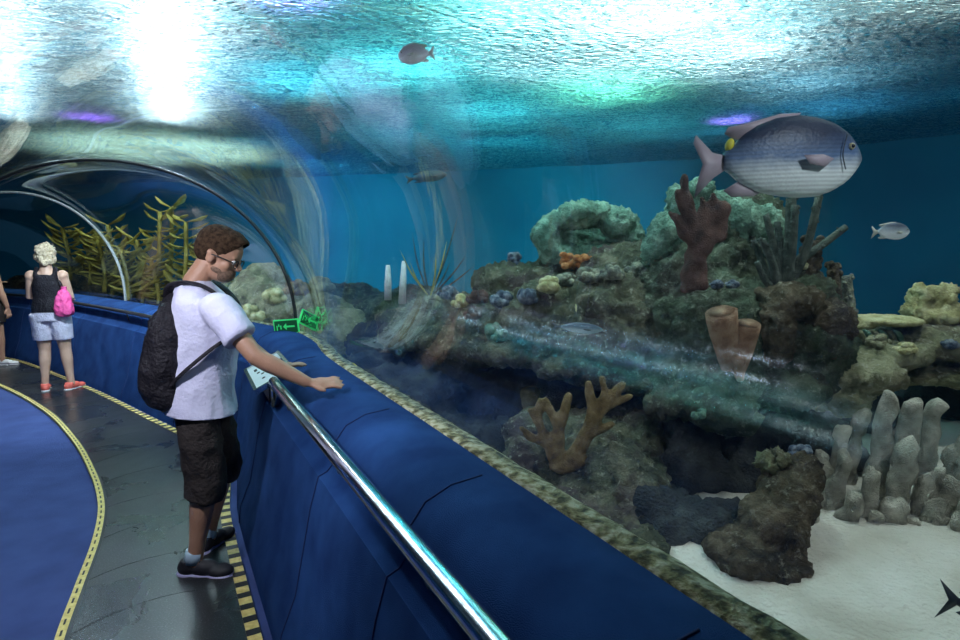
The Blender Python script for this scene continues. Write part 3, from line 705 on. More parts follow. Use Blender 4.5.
# golden kelp seen through the arch
random.seed(21)
kl = [(128, 300, 120, 248), (142, 305, 137, 240), (152, 306, 160, 212), (165, 306, 172, 208), (180, 304, 186, 222), (176, 308, 200, 262), (140, 308, 122, 262), (118, 300, 112, 262), (196, 306, 206, 250), (158, 308, 150, 258), (210, 306, 216, 268), (90, 285, 84, 235), (104, 292, 98, 240), (112, 296, 108, 225), (70, 280, 62, 228), (134, 306, 146, 270)]
for k, (u0, v0, u1, v1) in enumerate(kl):
    Yk = 10 + .25 * (k % 4); root = empty('kelp_plant', at(u0, v0, Yk))
    ordn = sorted(range(len(kl)), key=lambda i: kl[i][0]).index(k)
    words_ = ('leftmost', 'second', 'third', 'fourth', 'fifth', 'sixth', 'seventh', 'eighth', 'ninth', 'tenth', 'eleventh', 'twelfth', 'thirteenth', 'fourteenth', 'fifteenth', 'rightmost')
    tag(root, f'{words_[ordn]} golden kelp plant counting from the left behind the arch', 'kelp', 'golden kelp bed behind the arch')
    pts = catmull([at(u0, v0, Yk), at(u0 * .6 + u1 * .4 + 3, v0 * .6 + v1 * .4, Yk), at(u1, v1, Yk)], 6)
    MB().tube(pts, .035, 7).build('stem', M['kelp'], root)
    lf = MB()
    for i in range(2, len(pts)):
        for s_ in (-1, 1):
            a = random.uniform(-.6, .6); L = random.uniform(.22, .4); q = pts[i]
            e = q + V((s_ * L * math.cos(a), .12 * random.uniform(-1, 1), L * .9 * random.uniform(.1, 1)))
            m_ = q.lerp(e, .5) + V((s_ * .03, 0, -.02)); lf.tube([q, q.lerp(m_, .6), m_, e.lerp(m_, .4), e], [.015, .075, .095, .07, .006], 6, flat=.2)
    lf.build('leaves', M['kelp'], root)

# ================================================================== fixtures
def offs(i, o, z): return RS[i] + RN[i] * o + V((0, 0, z))
def near_i(x, y): return min(range(len(RS)), key=lambda i: (RS[i] - V((x, y, 0))).length)
HR = catmull([(x, y, 0) for x, y in Rp], 10); HN = normals(HR, catmull([(x, y, 0) for x, y in Lp], 10))
hr = empty('handrail', (-.4, 1.8, 0)); tag(hr, 'polished steel tube handrail along the near blue parapet', 'handrail')
j0, j1 = 2, 49
pts = [HR[j] + HN[j] * .385 + V((0, 0, .885)) for j in range(j0, j1)]
e = pts[-1]; pts += [e + HN[j1] * -.01 + V((-.02, .04, -.015)), e + HN[j1] * -.02 + V((-.03, .055, -.07)), e + V((-.03, .055, -.15)) + HN[j1] * -.02]
MB().tube(pts, .030, 20).build('rail_tube', M['steel'], hr)
for j in (4, 15, 27, 38, 46):
    p = HR[j] + HN[j] * .385 + V((0, 0, .862)); q = HR[j] + HN[j] * .36 + V((0, 0, .80)); r_ = HR[j] + HN[j] * .325 + V((0, 0, .79))
    b_ = MB().tube([p, q, r_], .009, 10).build('bracket', M['black_metal'], hr)
fr = empty('handrail', (-4, 7, 0)); tag(fr, 'slim dark handrail along the far parapet before the golden kelp', 'handrail')
pts = [HR[j] + HN[j] * .36 + V((0, 0, .90)) for j in range(62, 106)]
MB().tube(pts, .02, 12).build('rail_tube', M['black_metal'], fr)
for j in (64, 75, 86, 97, 104):
    MB().tube([HR[j] + HN[j] * .36 + V((0, 0, .885)), HR[j] + HN[j] * .34 + V((0, 0, .80))], .008, 8).build('bracket', M['black_metal'], fr)

# tilted information board on the parapet beside the man
c = V((-1.30, 3.62, .86)); i_ = near_i(-.86, 3.65); n = RN[i_]; t = V((-n.y, n.x, 0)); up = (V((0, 0, 1)) * .45 - n * .9).normalized(); nn = t.cross(up).normalized()
if nn.z < 0: nn = -nn
rot = Matrix((t, up, nn)).transposed()
ib = empty('information_board', c); tag(ib, 'tilted white information board in a steel frame on the parapet beside the man', 'board')
for a_, b_, sz in ((0, .115, (.62, .02, .03)), (0, -.115, (.62, .02, .03)), (.31, 0, (.02, .25, .03)), (-.31, 0, (.02, .25, .03))):
    MB().box(c + t * a_ + up * b_, sz, rot).build('frame', M['steel'], ib, smooth=False)
MB().box(c, (.60, .22, .014), rot).build('panel', flat('white_print', (.72, .78, .8), .4), ib, smooth=False)
random.seed(4); mb = MB()
for k in range(7): mb.ball(c + t * random.uniform(-.25, .25) + up * random.uniform(-.08, .08) + nn * .008, (.018, .012, .002), 8, 5, rot)
tag(mb.build('printed_spots', M['black_paint'], ib), kind='stuff')
MB().box(c + V((0, 0, -.1)) - n * .0, (.5, .06, .16), Matrix((t, n, V((0, 0, 1)))).transposed()).build('bracket', M['black_metal'], ib, smooth=False)

# green emergency sign: one lit face; second face is its glass reflection built solid
def glow(name, c, s):
    m, nt, N, out = nodes(name); b = N('ShaderNodeBsdfPrincipled', Base__Color=rgb(c), Roughness=.4, Emission__Color=rgb(c), Emission__Strength=s); out(b.outputs[0]); return m
M['sign_green'] = glow('lit_green', (.05, .75, .2), .18); M['sign_dark'] = glow('sign_dark_green', (.005, .07, .025), .2)
sg = empty('exit_sign', at(288, 334, 4.72)); tag(sg, 'small green lit exit sign at the foot of the arch, with its reflection built as second face', 'sign')
for (u, v, hw, ang, tilt) in ((286.5, 326.5, .105, -8, -.10), (309, 320, .10, 62, .5)):
    c = at(u, v, 4.72); rot = Matrix.Rotation(R_(ang), 3, 'Z') @ Matrix.Rotation(tilt * (-1 if ang < 0 else -1) * .9, 3, 'Y').inverted()
    sf = MB().box(c, (hw * 2, .012, .115), rot).build('sign_and_reflection_face', M['sign_green'], sg, smooth=False)
    MB().box(c + rot @ V((0, -.003, 0)), (hw * 2 - .02, .012, .095), rot).build('dark_field', M['sign_dark'], sg, smooth=False)
    g = MB()
    g.box(c + rot @ V((.035, -.0095, 0)), (.075, .002, .014), rot)
    g.add([c + rot @ V((-.025, -.010, 0)), c + rot @ V((.005, -.010, .028)), c + rot @ V((.005, -.010, -.028))], [(0, 1, 2)])
    for q in range(3): g.box(c + rot @ V((-.075 + q * .016, -.0095, (-.008, .012, -.004)[q])), (.008, .002, (.04, .02, .03)[q]), rot)
    tag(g.build('arrow_and_running_figure', M['sign_green'], sg, smooth=False), kind='stuff')
MB().tube([at(299, 331, 4.72), at(302, 345, 4.70)], .004, 8).build('post', M['seal'], sg)

# ================================================================== fish
def fish(name, u, v, Y, L, H, W, heading, pitch, m, mfin, label, roll=0, tail='fork', eye=True, fins=True, dorsal=.35, mt=None):
    """heading: radians about z, 0 = swims to +x. L is body without tail"""
    root = empty(name, at(u, v, Y)); tag(root, label, 'fish')
    prof = [(0, .08, .13), (.06, .14, .2), (.12, .27, .31), (.24, .40, .41), (.38, .48, .47), (.54, .50, .50), (.68, .46, .49), (.79, .39, .43), (.89, .27, .33), (.955, .13, .20), (.985, .05, .13), (1, -.02, .07)]
    rings = []; N = 26
    for i in range(N + 1):
        s = 1 - (1 - i / N) ** 1.25; x = -L / 2 + L * s
        k = max(j for j in range(len(prof)) if prof[j][0] <= s + 1e-9); k = min(k, len(prof) - 2); q = (s - prof[k][0]) / (prof[k + 1][0] - prof[k][0])
        up_ = H * (prof[k][1] * (1 - q) + prof[k + 1][1] * q); dn = H * (prof[k][2] * (1 - q) + prof[k + 1][2] * q); ww = W / 2 * max(.06, math.sin(math.pi * (.08 + s * .86)) ** .8) * (1 if s < .93 else max(.1, 1 - (s - .93) / .08))
        mz = (up_ - dn) / 2; hz = (up_ + dn) / 2
        rings.append([V((x, ww * math.cos(a), mz + hz * math.sin(a))) for a in [2 * math.pi * k / 20 for k in range(20)]])
    R = Matrix.Rotation(heading, 4, 'Z') @ Matrix.Rotation(-pitch, 4, 'Y') @ Matrix.Rotation(roll, 4, 'X')
    def fin(pts, th, nm, yoff=0, mm=None):
        mb = MB(); n = len(pts); c = sum((V(p) for p in pts), V()) / n
        f = [V((p[0], p[1] + yoff, p[2])) for p in pts]
        vs = [p + V((0, th * (.1), 0)) for p in f] + [p - V((0, th * .1, 0)) for p in f] + [c + V((0, yoff + th, 0)), c + V((0, yoff - th, 0))]
        fs = [(i, (i + 1) % n, 2 * n) for i in range(n)] + [((i + 1) % n + n, i + n, 2 * n + 1) for i in range(n)] + [(i, i + n, (i + 1) % n + n, (i + 1) % n) for i in range(n)]
        return mb.add(vs, fs).build(nm, mm or mfin, None)
    parts = [MB().loft(rings).build('body', m)]
    th = W * .05
    xt = -L / 2
    if tail == 'fork':
        parts.append(fin([(xt + .04 * L, 0, .03 * H), (xt - .08 * L, 0, .08 * H), (xt - .20 * L, 0, .30 * H), (xt - .22 * L, 0, .2 * H), (xt - .15 * L, 0, -.05 * H), (xt - .19 * L, 0, -.28 * H), (xt - .21 * L, 0, -.46 * H), (xt - .07 * L, 0, -.22 * H), (xt + .04 * L, 0, -.10 * H)], th, 'tail_fin', mm=mt))
    else:
        parts.append(fin([(xt + .04 * L, 0, .06 * H), (xt - .08 * L, 0, .3 * H), (xt - .28 * L, 0, .72 * H), (xt - .14 * L, 0, .3 * H), (xt - .09 * L, 0, 0), (xt - .14 * L, 0, -.3 * H), (xt - .26 * L, 0, -.66 * H), (xt - .08 * L, 0, -.3 * H), (xt + .04 * L, 0, -.06 * H)], th, 'tail_fin', mm=mt))
    if fins:
        parts.append(fin([(-.38 * L, 0, .20 * H), (-.50 * L, 0, .30 * H), (-.47 * L, 0, .38 * H), (-.34 * L, 0, .42 * H), (-.10 * L, 0, .52 * H), (.05 * L, 0, .525 * H), (.0 * L, 0, .44 * H), (-.2 * L, 0, .36 * H)], th, 'dorsal_fin'))
        parts.append(fin([(-.38 * L, 0, -.26 * H), (-.50 * L, 0, -.38 * H), (-.44 * L, 0, -.46 * H), (-.28 * L, 0, -.46 * H), (-.18 * L, 0, -.38 * H)], th, 'anal_fin'))
        for s_ in (-1, 1):
            parts.append(fin([(.22 * L, 0, -.06 * H), (.13 * L, s_ * .02 * L, -.01 * H), (-.02 * L, s_ * .05 * L, -.02 * H), (.02 * L, s_ * .05 * L, -.12 * H), (.14 * L, s_ * .03 * L, -.16 * H)], th, 'pectoral_fin', yoff=s_ * W * .49))
    if eye:
        for s_ in (-1, 1):
            e = MB().ball((.375 * L, s_ * W * .30, .09 * H), (H * .042, H * .03, H * .042), 12, 8).build('eye', M['eye_ring'])
            parts.append(e)
            pu = MB().ball((.375 * L, s_ * (W * .30 + H * .022), .09 * H), (H * .024, H * .012, H * .024), 10, 7).build('pupil', M['eye_black'], None); pu.parent = e
    for p in parts: p.parent = root
    root.rotation_euler = R.to_euler()
    return root
M['eye_black'] = flat('glossy_eye', (.005, .005, .006), .1); M['eye_ring'] = flat('eye_ring', (.4, .36, .22), .3)
def fishmat(name, back, side, belly, stripes=0, yscale=10, lo=-.1, hi=.1, head=None, hx=.2):
    m, nt, N, out = nodes(name)
    tc = N('ShaderNodeTexCoord').outputs['Object']; sp = N('ShaderNodeSeparateXYZ', Vector=tc)
    mr = N('ShaderNodeMapRange', Value=sp.outputs['Z'], From__Min=lo, From__Max=hi).outputs[0]
    nz = N('ShaderNodeTexNoise', Vector=tc, Scale=12., Detail=4.).outputs['Fac']
    f = N('ShaderNodeMath', _operation='MULTIPLY_ADD', i0=nz, i1=.25, i2=mr).outputs[0]
    c = ramp(nt, f, [(.40, belly), (.62, side), (.9, back)])
    if stripes:
        wv_ = N('ShaderNodeTexWave', Vector=tc, Scale=stripes, Distortion=.4, Detail=1.); wv_.bands_direction = 'Z'
        k = N('ShaderNodeMath', _operation='MULTIPLY', i0=wv_.outputs['Fac'], i1=.28).outputs[0]
        c = N('ShaderNodeMixRGB', Fac=k, Color1=c, Color2=rgb(back)).outputs[0]
    if head:
        h = N('ShaderNodeMapRange', Value=sp.outputs['X'], From__Min=hx, From__Max=hx + .06).outputs[0]
        c = N('ShaderNodeMixRGB', Fac=h, Color1=c, Color2=rgb(head)).outputs[0]
    vo = N('ShaderNodeTexVoronoi', Vector=tc, Scale=90.).outputs['Distance']
    b = N('ShaderNodeBsdfPrincipled', Base__Color=c, Roughness=.5)
    nt.links.new(N('ShaderNodeBump', Height=vo, Strength=.35, Distance=.003).outputs[0], b.inputs['Normal'])
    out(b.outputs[0]); return m
M['fin_pink'] = flat('pinkish_fin', (.45, .36, .42), .5); M['fin_dark'] = flat('dark_fin', (.03, .04, .05), .5); M['fin_pale'] = flat('pale_fin', (.6, .62, .55), .5)
bf = fish('silver_fish', 793, 157, 2.05, .468, .27, .12, R_(2), R_(2), fishmat('snapper_skin', (.012, .02, .06), (.13, .21, .38), (.95, 1, 1), 24, lo=-.13, hi=.13, head=(.16, .17, .12), hx=.20), M['fin_pink'],
     'large silver fish with blue grey back swimming right above the reef')
y_ = MB().ball((-.215, 0, .045), (.014, .016, .022), 10, 8, Matrix.Rotation(.3, 3, 'Y')).build('yellow_mark', flat('yellow_skin', (.75, .65, .05))); y_.parent = bf
g_ = MB().tube(catmull([(.150, -.0495, .06), (.135, -.0535, .0), (.150, -.0475, -.05)], 4), .0018, 6).build('gill_line', M['fin_dark']); g_.parent = bf
fish('silver_bream', 894, 231, 3.0, .165, .085, .035, R_(4), 0, fishmat('bream_skin', (.08, .10, .14), (.42, .48, .54), (.85, .9, .92), 0, lo=-.03, hi=.04), M['fin_pale'], 'small silver fish with pale fins alone in the blue water at right')
fish('pale_fish', 413, 54, 3.1, .15, .10, .045, R_(186), R_(-8), fishmat('pale_skin', (.6, .5, .6), (.7, .62, .72), (.9, .85, .85), 0, lo=-.04, hi=.05), M['fin_pale'], 'small pale pinkish fish just under the rippled water surface')
fish('dark_fish', 430, 176, 5.4, .30, .10, .06, R_(10), R_(8), fishmat('dark_skin', (.015, .03, .05), (.02, .06, .09), (.05, .12, .15), 0), M['fin_dark'], 'dark slim fish silhouette in the blue water left of centre')
fish('blue_fish', 582, 328, 3.0, .22, .055, .035, R_(8), R_(-6), fishmat('blue_skin', (.03, .06, .12), (.12, .22, .32), (.45, .6, .68), 0, lo=-.02, hi=.03), M['fin_dark'], 'slim blue fish hovering in front of the rock shelf')
fish('butterfly_fish', 355, 371, 3.75, .13, .075, .02, R_(150), R_(50), fishmat('butterfly_skin', (.7, .6, .03), (.8, .75, .3), (.85, .85, .8), 0, lo=-.02, hi=.03), flat('yellow_fin', (.8, .65, .05)), 'small yellow and white fish just behind the parapet near the hand')
fish('dark_tailed_fish', 996, 606, 1.55, .20, .085, .04, R_(-6), R_(-4), fishmat('black_skin', (.01, .012, .015), (.02, .022, .03), (.05, .05, .06), 0), M['fin_dark'], 'dark fish leaving the frame low at right with crescent tail', tail='lunate')
fish('small_yellow_fish', 576, 308, 3.1, .045, .022, .01, R_(90), R_(60), fishmat('small_yellow', (.6, .5, .1), (.7, .65, .3), (.8, .8, .6), 0), M['fin_pale'], 'tiny yellow fish above the slim blue fish')
fish('small_dark_fish', 450, 437, 3.6, .16, .06, .03, R_(170), R_(10), fishmat('tan_skin', (.2, .15, .1), (.5, .42, .3), (.75, .7, .6), 0, lo=-.02, hi=.03), M['fin_pale'], 'tan and white fish low in the cave just behind the sill')

# ================================================================== people
def cloth(name, c, c2=None, scale=14, bump=.6, rough=.85):
    return mat(name, [(.3, c2 or tuple(x * .8 for x in c)), (.7, c)], scale, 8, rough, bump=bump, bscale=60, spec=.2)
M['skin_tan'] = mat('tan_skin_tone', [(.3, (.36, .19, .12)), (.7, (.46, .26, .17))], 9, 6, .5, bump=.15, bscale=80)
M['skin_fair'] = mat('fair_skin_tone', [(.3, (.50, .31, .22)), (.7, (.62, .40, .30))], 9, 6, .5)
def solid(name, fn, m, parent, vox=.008, it=4, cuts=(), wr=0, wsc=9, seed=0):
    """one continuous surface grown round overlapping tapered limbs and masses"""
    mb = MB(); fn(mb); o = mb.build(name, m)
    md = o.modifiers.new('r', 'REMESH'); md.mode = 'VOXEL'; md.voxel_size = vox
    md = o.modifiers.new('s', 'SMOOTH'); md.iterations = it; md.factor = .6
    baked(o); me = o.data
    if wr:
        off = V((seed, seed * 2, seed * 3)); ns = [v.normal.copy() for v in me.vertices]
        for v, n in zip(me.vertices, ns):
            p = V((v.co.x, v.co.y, v.co.z * .6)) * wsc + off
            v.co = v.co + n * wr * (noise.noise(p) + .7 * (.5 - abs(noise.noise(p * 1.7))) * 2 - .3)
    if cuts:
        b = bmesh.new(); b.from_mesh(me)
        for co, no in cuts:
            g = list(b.verts) + list(b.edges) + list(b.faces)
            r = bmesh.ops.bisect_plane(b, geom=g, plane_co=co, plane_no=no, clear_outer=True)
        b.to_mesh(me); b.free()
        md = o.modifiers.new('t', 'SOLIDIFY'); md.thickness = .006; md.offset = 0
    smooth_all(o); o.parent = parent; return o
def ells(mb, rows, n=24, yo=0):
    rings = []
    for (fx, z, rf, rl) in rows:
        rings.append([V((fx + rf * math.copysign(abs(math.cos(a)) ** .85, math.cos(a)), yo + rl * math.copysign(abs(math.sin(a)) ** .85, math.sin(a)), z)) for a in [2 * math.pi * k / n for k in range(n)]])
    mb.loft(rings)
def person(name, label, org, heading, J, skin, head_rot, extra, hs=1.0, hand_dir=None):
    root = empty(name, org, heading); tag(root, label, 'person')
    HC = V(J['head']); HRt = head_rot
    def hb(mb, c, r):  # ball in head space
        mb.ball(HC + HRt @ V(c) * hs, V(r) * hs, 16, 12, HRt)
    def body(mb):
        hb(mb, (.0, 0, .035), (.098, .076, .088)); hb(mb, (-.025, 0, .03), (.078, .074, .082)); hb(mb, (.03, 0, -.035), (.062, .060, .078)); hb(mb, (.055, 0, -.075), (.038, .042, .034))
        hb(mb, (.080, 0, .022), (.016, .050, .014)); hb(mb, (.103, 0, -.020), (.018, .013, .016)); hb(mb, (.096, 0, .000), (.010, .009, .022)); hb(mb, (.086, 0, -.056), (.014, .024, .010))
        for s in (-1, 1): hb(mb, (-.005, s * .078, -.005), (.020, .010, .032)); hb(mb, (.055, s * .040, -.022), (.026, .020, .022)); hb(mb, (-.012, s * .085, .012), (.013, .009, .016))
        nb = V(J['neck'])
        mb.tube([nb + V((-.01, 0, -.05)), nb + V((0, 0, .03)), HC + HRt @ V((-.03, 0, -.05))], [.07, .058, .055], 14)
        ells(mb, J['torso'])
        for s in ('R', 'L'):
            S_, E_, W_ = V(J['sh' + s]), V(J['el' + s]), V(J['wr' + s])
            mb.ball(S_, .062, 12, 9); mb.tube([S_, S_.lerp(E_, .5), E_, E_.lerp(W_, .25), E_.lerp(W_, .7), W_], [.055, .048, .040, .043, .033, .026], 14)
            K, A, H_ = V(J['kn' + s]), V(J['an' + s]), V(J['hip' + s])
            mb.tube([H_, H_.lerp(K, .5), K, K.lerp(A, .3), K.lerp(A, .75), A, A + V((0, 0, -.03))], [.095, .08, .058, .058, .040, .036, .038], 14)
            fy = Matrix.Rotation(J.get('fy' + s, 0), 3, 'Z'); mb.tube([A + fy @ V((-.02, 0, -.045)), A + fy @ V((.05, 0, -.055)), A + fy @ V((.11, 0, -.07))], [.030, .030, .018], 10)
            # hand: palm, four unequal bent fingers, thumb from the side
            d = V(J['hd' + s]).normalized(); up = V(J.get('hu' + s, (0, 0, 1))); side = d.cross(up).normalized(); up = side.cross(d).normalized()
            if s == 'L': side = -side          # side points to the thumb
            pc = W_ + d * .048
            mb.ball(pc, (1, 1, 1), 4, 3) if False else None
            Rm = Matrix((d, side, up)).transposed()
            mb.ball(W_ + d * .02, (.038, .027, .018), 12, 8, Rm); mb.ball(pc + d * .010, (.050, .041, .014), 14, 9, Rm)
            cu = J.get('curl', .25)
            for k, (o_, ln) in enumerate(((.029, .068), (.010, .076), (-.010, .070), (-.029, .056))):
                b0 = pc + d * .038 + side * o_; dd = (d + side * o_ * 3.5).normalized(); q1 = b0 + dd * ln * .42 + up * .006; q2 = q1 + (dd - up * cu).normalized() * ln * .33; q3 = q2 + (dd - up * cu * 1.6).normalized() * ln * .25
                mb.tube([b0 - dd * .02, b0, q1, q2, q3], [.0095, .0095, .009, .0085, .007], 9)
            t0 = W_ + d * .03 + side * .022; t1 = t0 + (d * .8 + side * .8).normalized() * .035; t2 = t1 + (d + side * .35).normalized() * .03
            mb.tube([t0, t1, t2], [.013, .0105, .008], 9)
    solid('body', body, skin, root, .0065, 3)
    # eyes
    for s in (-1, 1):
        e = MB().ball(HC + HRt @ V((.083, s * .031, .002)) * hs, .0105 * hs, 10, 7).build('eye', M['eye_white']); e.parent = root
    return root, hb
M['eye_white'] = flat('eye_white', (.7, .7, .68), .3)
def to_local(root, p):
    return Matrix.Rotation(-root.rotation_euler.z, 4, 'Z') @ (V(p) - V(root.location))
def local(org, hd, p): return Matrix.Rotation(-hd, 3, 'Z') @ (V(p) - V(org))

# ---- the man with the black bag
ORG = atz(211, 566, 0); ORG.z = 0; HD = R_(12)
lo = lambda p: local(ORG, HD, p)
shR, elR, wrR = lo(at(217, 309, ORG.y - .17)), lo(at(256, 357, ORG.y - .24)), lo(at(308, 375, ORG.y - .2))
tip = lo(at(350, 383, ORG.y - .16)); wrR.z = 1.0
wrL = lo(at(276, 365, ORG.y + .28)); wrL.z = .985
TORSO = [(0, .86, .10, .14), (0, .95, .115, .16), (.015, 1.08, .11, .14), (.03, 1.22, .12, .165), (.025, 1.34, .11, .165), (.0, 1.41, .075, .12), (-.01, 1.45, .05, .06)]
J = dict(head=(.115, .0, 1.575), neck=(.005, 0, 1.42), torso=TORSO, shR=shR, elR=elR, wrR=wrR, hdR=tip - wrR, huR=(0, -.5, 1),
         shL=(.03, .17, 1.36), elL=(.17, .24, 1.10), wrL=wrL, hdL=(1, .1, -.05),
         hipR=(0, -.09, .90), knR=(.02, -.10, .49), anR=(-.045, -.10, .10), hipL=(0, .09, .90), knL=(.055, .13, .50), anL=(-.04, .16, .10), curl=.16, fyR=R_(-14), fyL=R_(62))
HRt = Matrix.Rotation(R_(-10), 3, 'Z') @ Matrix.Rotation(R_(24), 3, 'Y')
man, hb = person('person', 'man in pale t-shirt, dark shorts and glasses resting one hand on the parapet', ORG, HD, J, M['skin_tan'], HRt, None, 1.06)
HC = V(J['head'])
def hair(mb):
    hb(mb, (-.012, 0, .050), (.102, .082, .086)); hb(mb, (.035, 0, .085), (.062, .060, .048)); hb(mb, (-.045, 0, .025), (.066, .078, .080)); hb(mb, (.072, 0, .092), (.034, .050, .026))
hq = lambda c: HC + HRt @ V(c)
h_ = solid('hair', hair, mat('short_brown_hair', [(.35, (.02, .012, .008)), (.65, (.07, .042, .025))], 60, 8, .9, bump=.6, bscale=220, spec=.1), man, .006, 2,
           cuts=((hq((.065, 0, .05)), (HRt @ V((.80, 0, -.60)))), (hq((.0, 0, -.045)), (HRt @ V((0.15, 0, -1)))), ))
def stub(mb):
    hb(mb, (.050, 0, -.062), (.052, .052, .046)); hb(mb, (.03, 0, -.052), (.050, .0625, .034))
solid('beard', stub, mat('beard_stubble', [(.35, (.10, .06, .04)), (.65, (.20, .12, .08))], 90, 4, .8), man, .006, 2)
gl = MB()
for s in (-1, 1):
    cc = V((.103, s * .036, -.002)); pts = [hq(V(cc) * 1.06 + V((-.006 * abs(math.cos(a)), .026 * math.cos(a), .019 * math.sin(a)))) for a in [2 * math.pi * k / 16 for k in range(17)]]
    gl.tube(pts, .0028, 6, cap=False); gl.tube([hq((.098, s * .066, .006)), hq((.03, s * .088, .010)), hq((-.025, s * .094, .006))], .0032, 6)
gl.tube([hq((.110, -.012, .004)), hq((.113, 0, .007)), hq((.110, .012, .004))], .0025, 6)
o = gl.build('glasses', M['black_paint']); o.parent = man
def shirt(mb):
    ells(mb, [(-.005, .76, .170, .214), (.0, .90, .155, .196), (.015, 1.03, .148, .182), (.035, 1.17, .155, .19), (.04, 1.28, .150, .20), (.03, 1.36, .125, .195), (.008, 1.42, .088, .145), (.0, 1.455, .070, .085)])
    e = shR.lerp(elR, .62); mb.tube([shR + V((-.03, .05, .02)), shR + V((0, 0, .005)), e], [.06, .078, .076], 18)
    sL, eL = V(J['shL']), V(J['elL']); e2 = sL.lerp(eL, .62); mb.tube([sL + V((-.02, -.05, .02)), sL, e2], [.06, .078, .076], 16)
M['shirt'] = cloth('lavender_white_cotton', (.70, .70, .88), (.62, .62, .82), 8, .3)
solid('t_shirt', shirt, M['shirt'], man, .009, 4, cuts=((V((0, 0, .825)), V((-.12, 0, -1))),), wr=.010, wsc=6.5, seed=3)
def shorts(mb):
    ells(mb, [(-.002, .78, .11, .145), (-.002, .86, .11, .145)])
    for s in ('R', 'L'):
        H_, K = V(J['hip' + s]), V(J['kn' + s]); mb.tube([H_ + V((0, 0, -.03)), H_.lerp(K, .5), K, K.lerp(V(J['an' + s]), .22)], [.098, .104, .095, .088], 16)
M['shorts_dark'] = cloth('charcoal_brown_cloth', (.045, .038, .036), (.025, .02, .02), 8, .6)
solid('shorts', shorts, M['shorts_dark'], man, .009, 4, wr=.014, wsc=9, seed=7)
def shoe(root, A, yaw, mu, ms, ln=.29, sock=None, laces=None, heel=0, name='shoe'):
    R = Matrix.Rotation(yaw, 3, 'Z') @ Matrix.Rotation(heel, 3, 'Y'); A = V(A); g = V((A.x, A.y, .0))
    T = lambda p: g + R @ V(p) + V((0, 0, .035 * (1 if heel else 0)))
    def up_(mb):
        mb.ball(T((-.04, 0, .055)), (.052, .042, .045), 12, 8, R); mb.ball(T((.04, 0, .055)), (.08, .042, .042), 12, 8, R); mb.ball(T((.12, 0, .042)), (.07, .047, .030), 12, 8, R); mb.tube([T((-.03, 0, .06)), T((-.03, 0, .10))], [.045, .042], 12)
    s_ = solid('shoe', up_, mu, root, .006, 3)
    def so(mb):
        mb.ball(T((-.045, 0, .022)), (.055, .043, .022), 12, 8, R); mb.ball(T((.03, 0, .018)), (.09, .040, .018), 12, 8, R); mb.ball(T((.12, 0, .018)), (.078, .050, .018), 12, 8, R)
    q = solid('sole', so, ms, None, .006, 2); q.parent = s_
    if sock:
        k = MB().tube([T((-.012, 0, .085)), T((-.006, 0, .115)), T((.0, 0, .14))], [.045, .043, .042], 14).build('sock', sock); k.parent = root
    lc = MB()
    for i in range(4): lc.tube([T((.03 + i * .018, -.022, .092 - i * .006)), T((.03 + i * .018, 0, .099 - i * .006)), T((.03 + i * .018, .022, .092 - i * .006))], .003, 6)
    l_ = lc.build('laces', laces or M['shorts_dark']); l_.parent = s_
    return s_
M['shoe_black'] = flat('black_mesh_shoe', (.015, .015, .022), .6); M['sole_lav'] = flat('lavender_sole', (.42, .40, .62), .5); M['sock_blue'] = flat('pale_blue_sock', (.4, .55, .66), .9)
shoe(man, J['anR'], R_(-14), M['shoe_black'], M['sole_lav'], sock=M['sock_blue'])
shoe(man, J['anL'], R_(62), M['shoe_black'], M['sole_lav'], sock=M['sock_blue'])

# ---- the drawstring bag on his back
bag = empty('backpack', ORG, HD); tag(bag, 'black drawstring backpack slung on the back of the man', 'backpack')
def bagf(mb):
    ells(mb, [(-.115, .85, .05, .09), (-.125, .88, .09, .135), (-.135, .96, .105, .160), (-.130, 1.07, .108, .165), (-.115, 1.19, .098, .155), (-.100, 1.28, .078, .130), (-.085, 1.36, .05, .085), (-.07, 1.40, .025, .045)], yo=-.05)
M['bag_black'] = cloth('black_nylon', (.022, .02, .026), (.010, .009, .013), 9, .7, .55)
solid('bag_body', bagf, M['bag_black'], bag, .010, 3, wr=.016, wsc=8, seed=5)
def strap(pts, w_, nm='strap', fl=.25):
    o = MB().tube(catmull(pts, 6), w_, 10, flat=fl).build(nm, M['bag_black']); o.parent = bag; return o
strap([(-.11, -.05, 1.37), (-.08, -.10, 1.435), (.0, -.125, 1.452), (.09, -.12, 1.42), (.165, -.125, 1.34), (.195, -.13, 1.22)], .022, fl=.4)
strap([(.185, -.13, 1.20), (.13, -.19, 1.17), (.04, -.212, 1.10), (-.06, -.195, 1.01), (-.15, -.14, .90)], .014, fl=.5)
strap([(-.11, .05, 1.37), (-.07, .11, 1.435), (.01, .13, 1.45), (.09, .13, 1.42), (.165, .13, 1.33), (.195, .14, 1.20), (.12, .19, 1.14), (0, .205, 1.05), (-.15, .12, .92)], .022, fl=.4)
o = MB().tube(catmull([(-.15, -.05, 1.325), (-.13, -.07, 1.35), (-.10, -.01, 1.365), (-.13, .05, 1.35), (-.16, 0, 1.33)], 5), .006, 8).build('drawstring', M['black_paint']); o.parent = bag

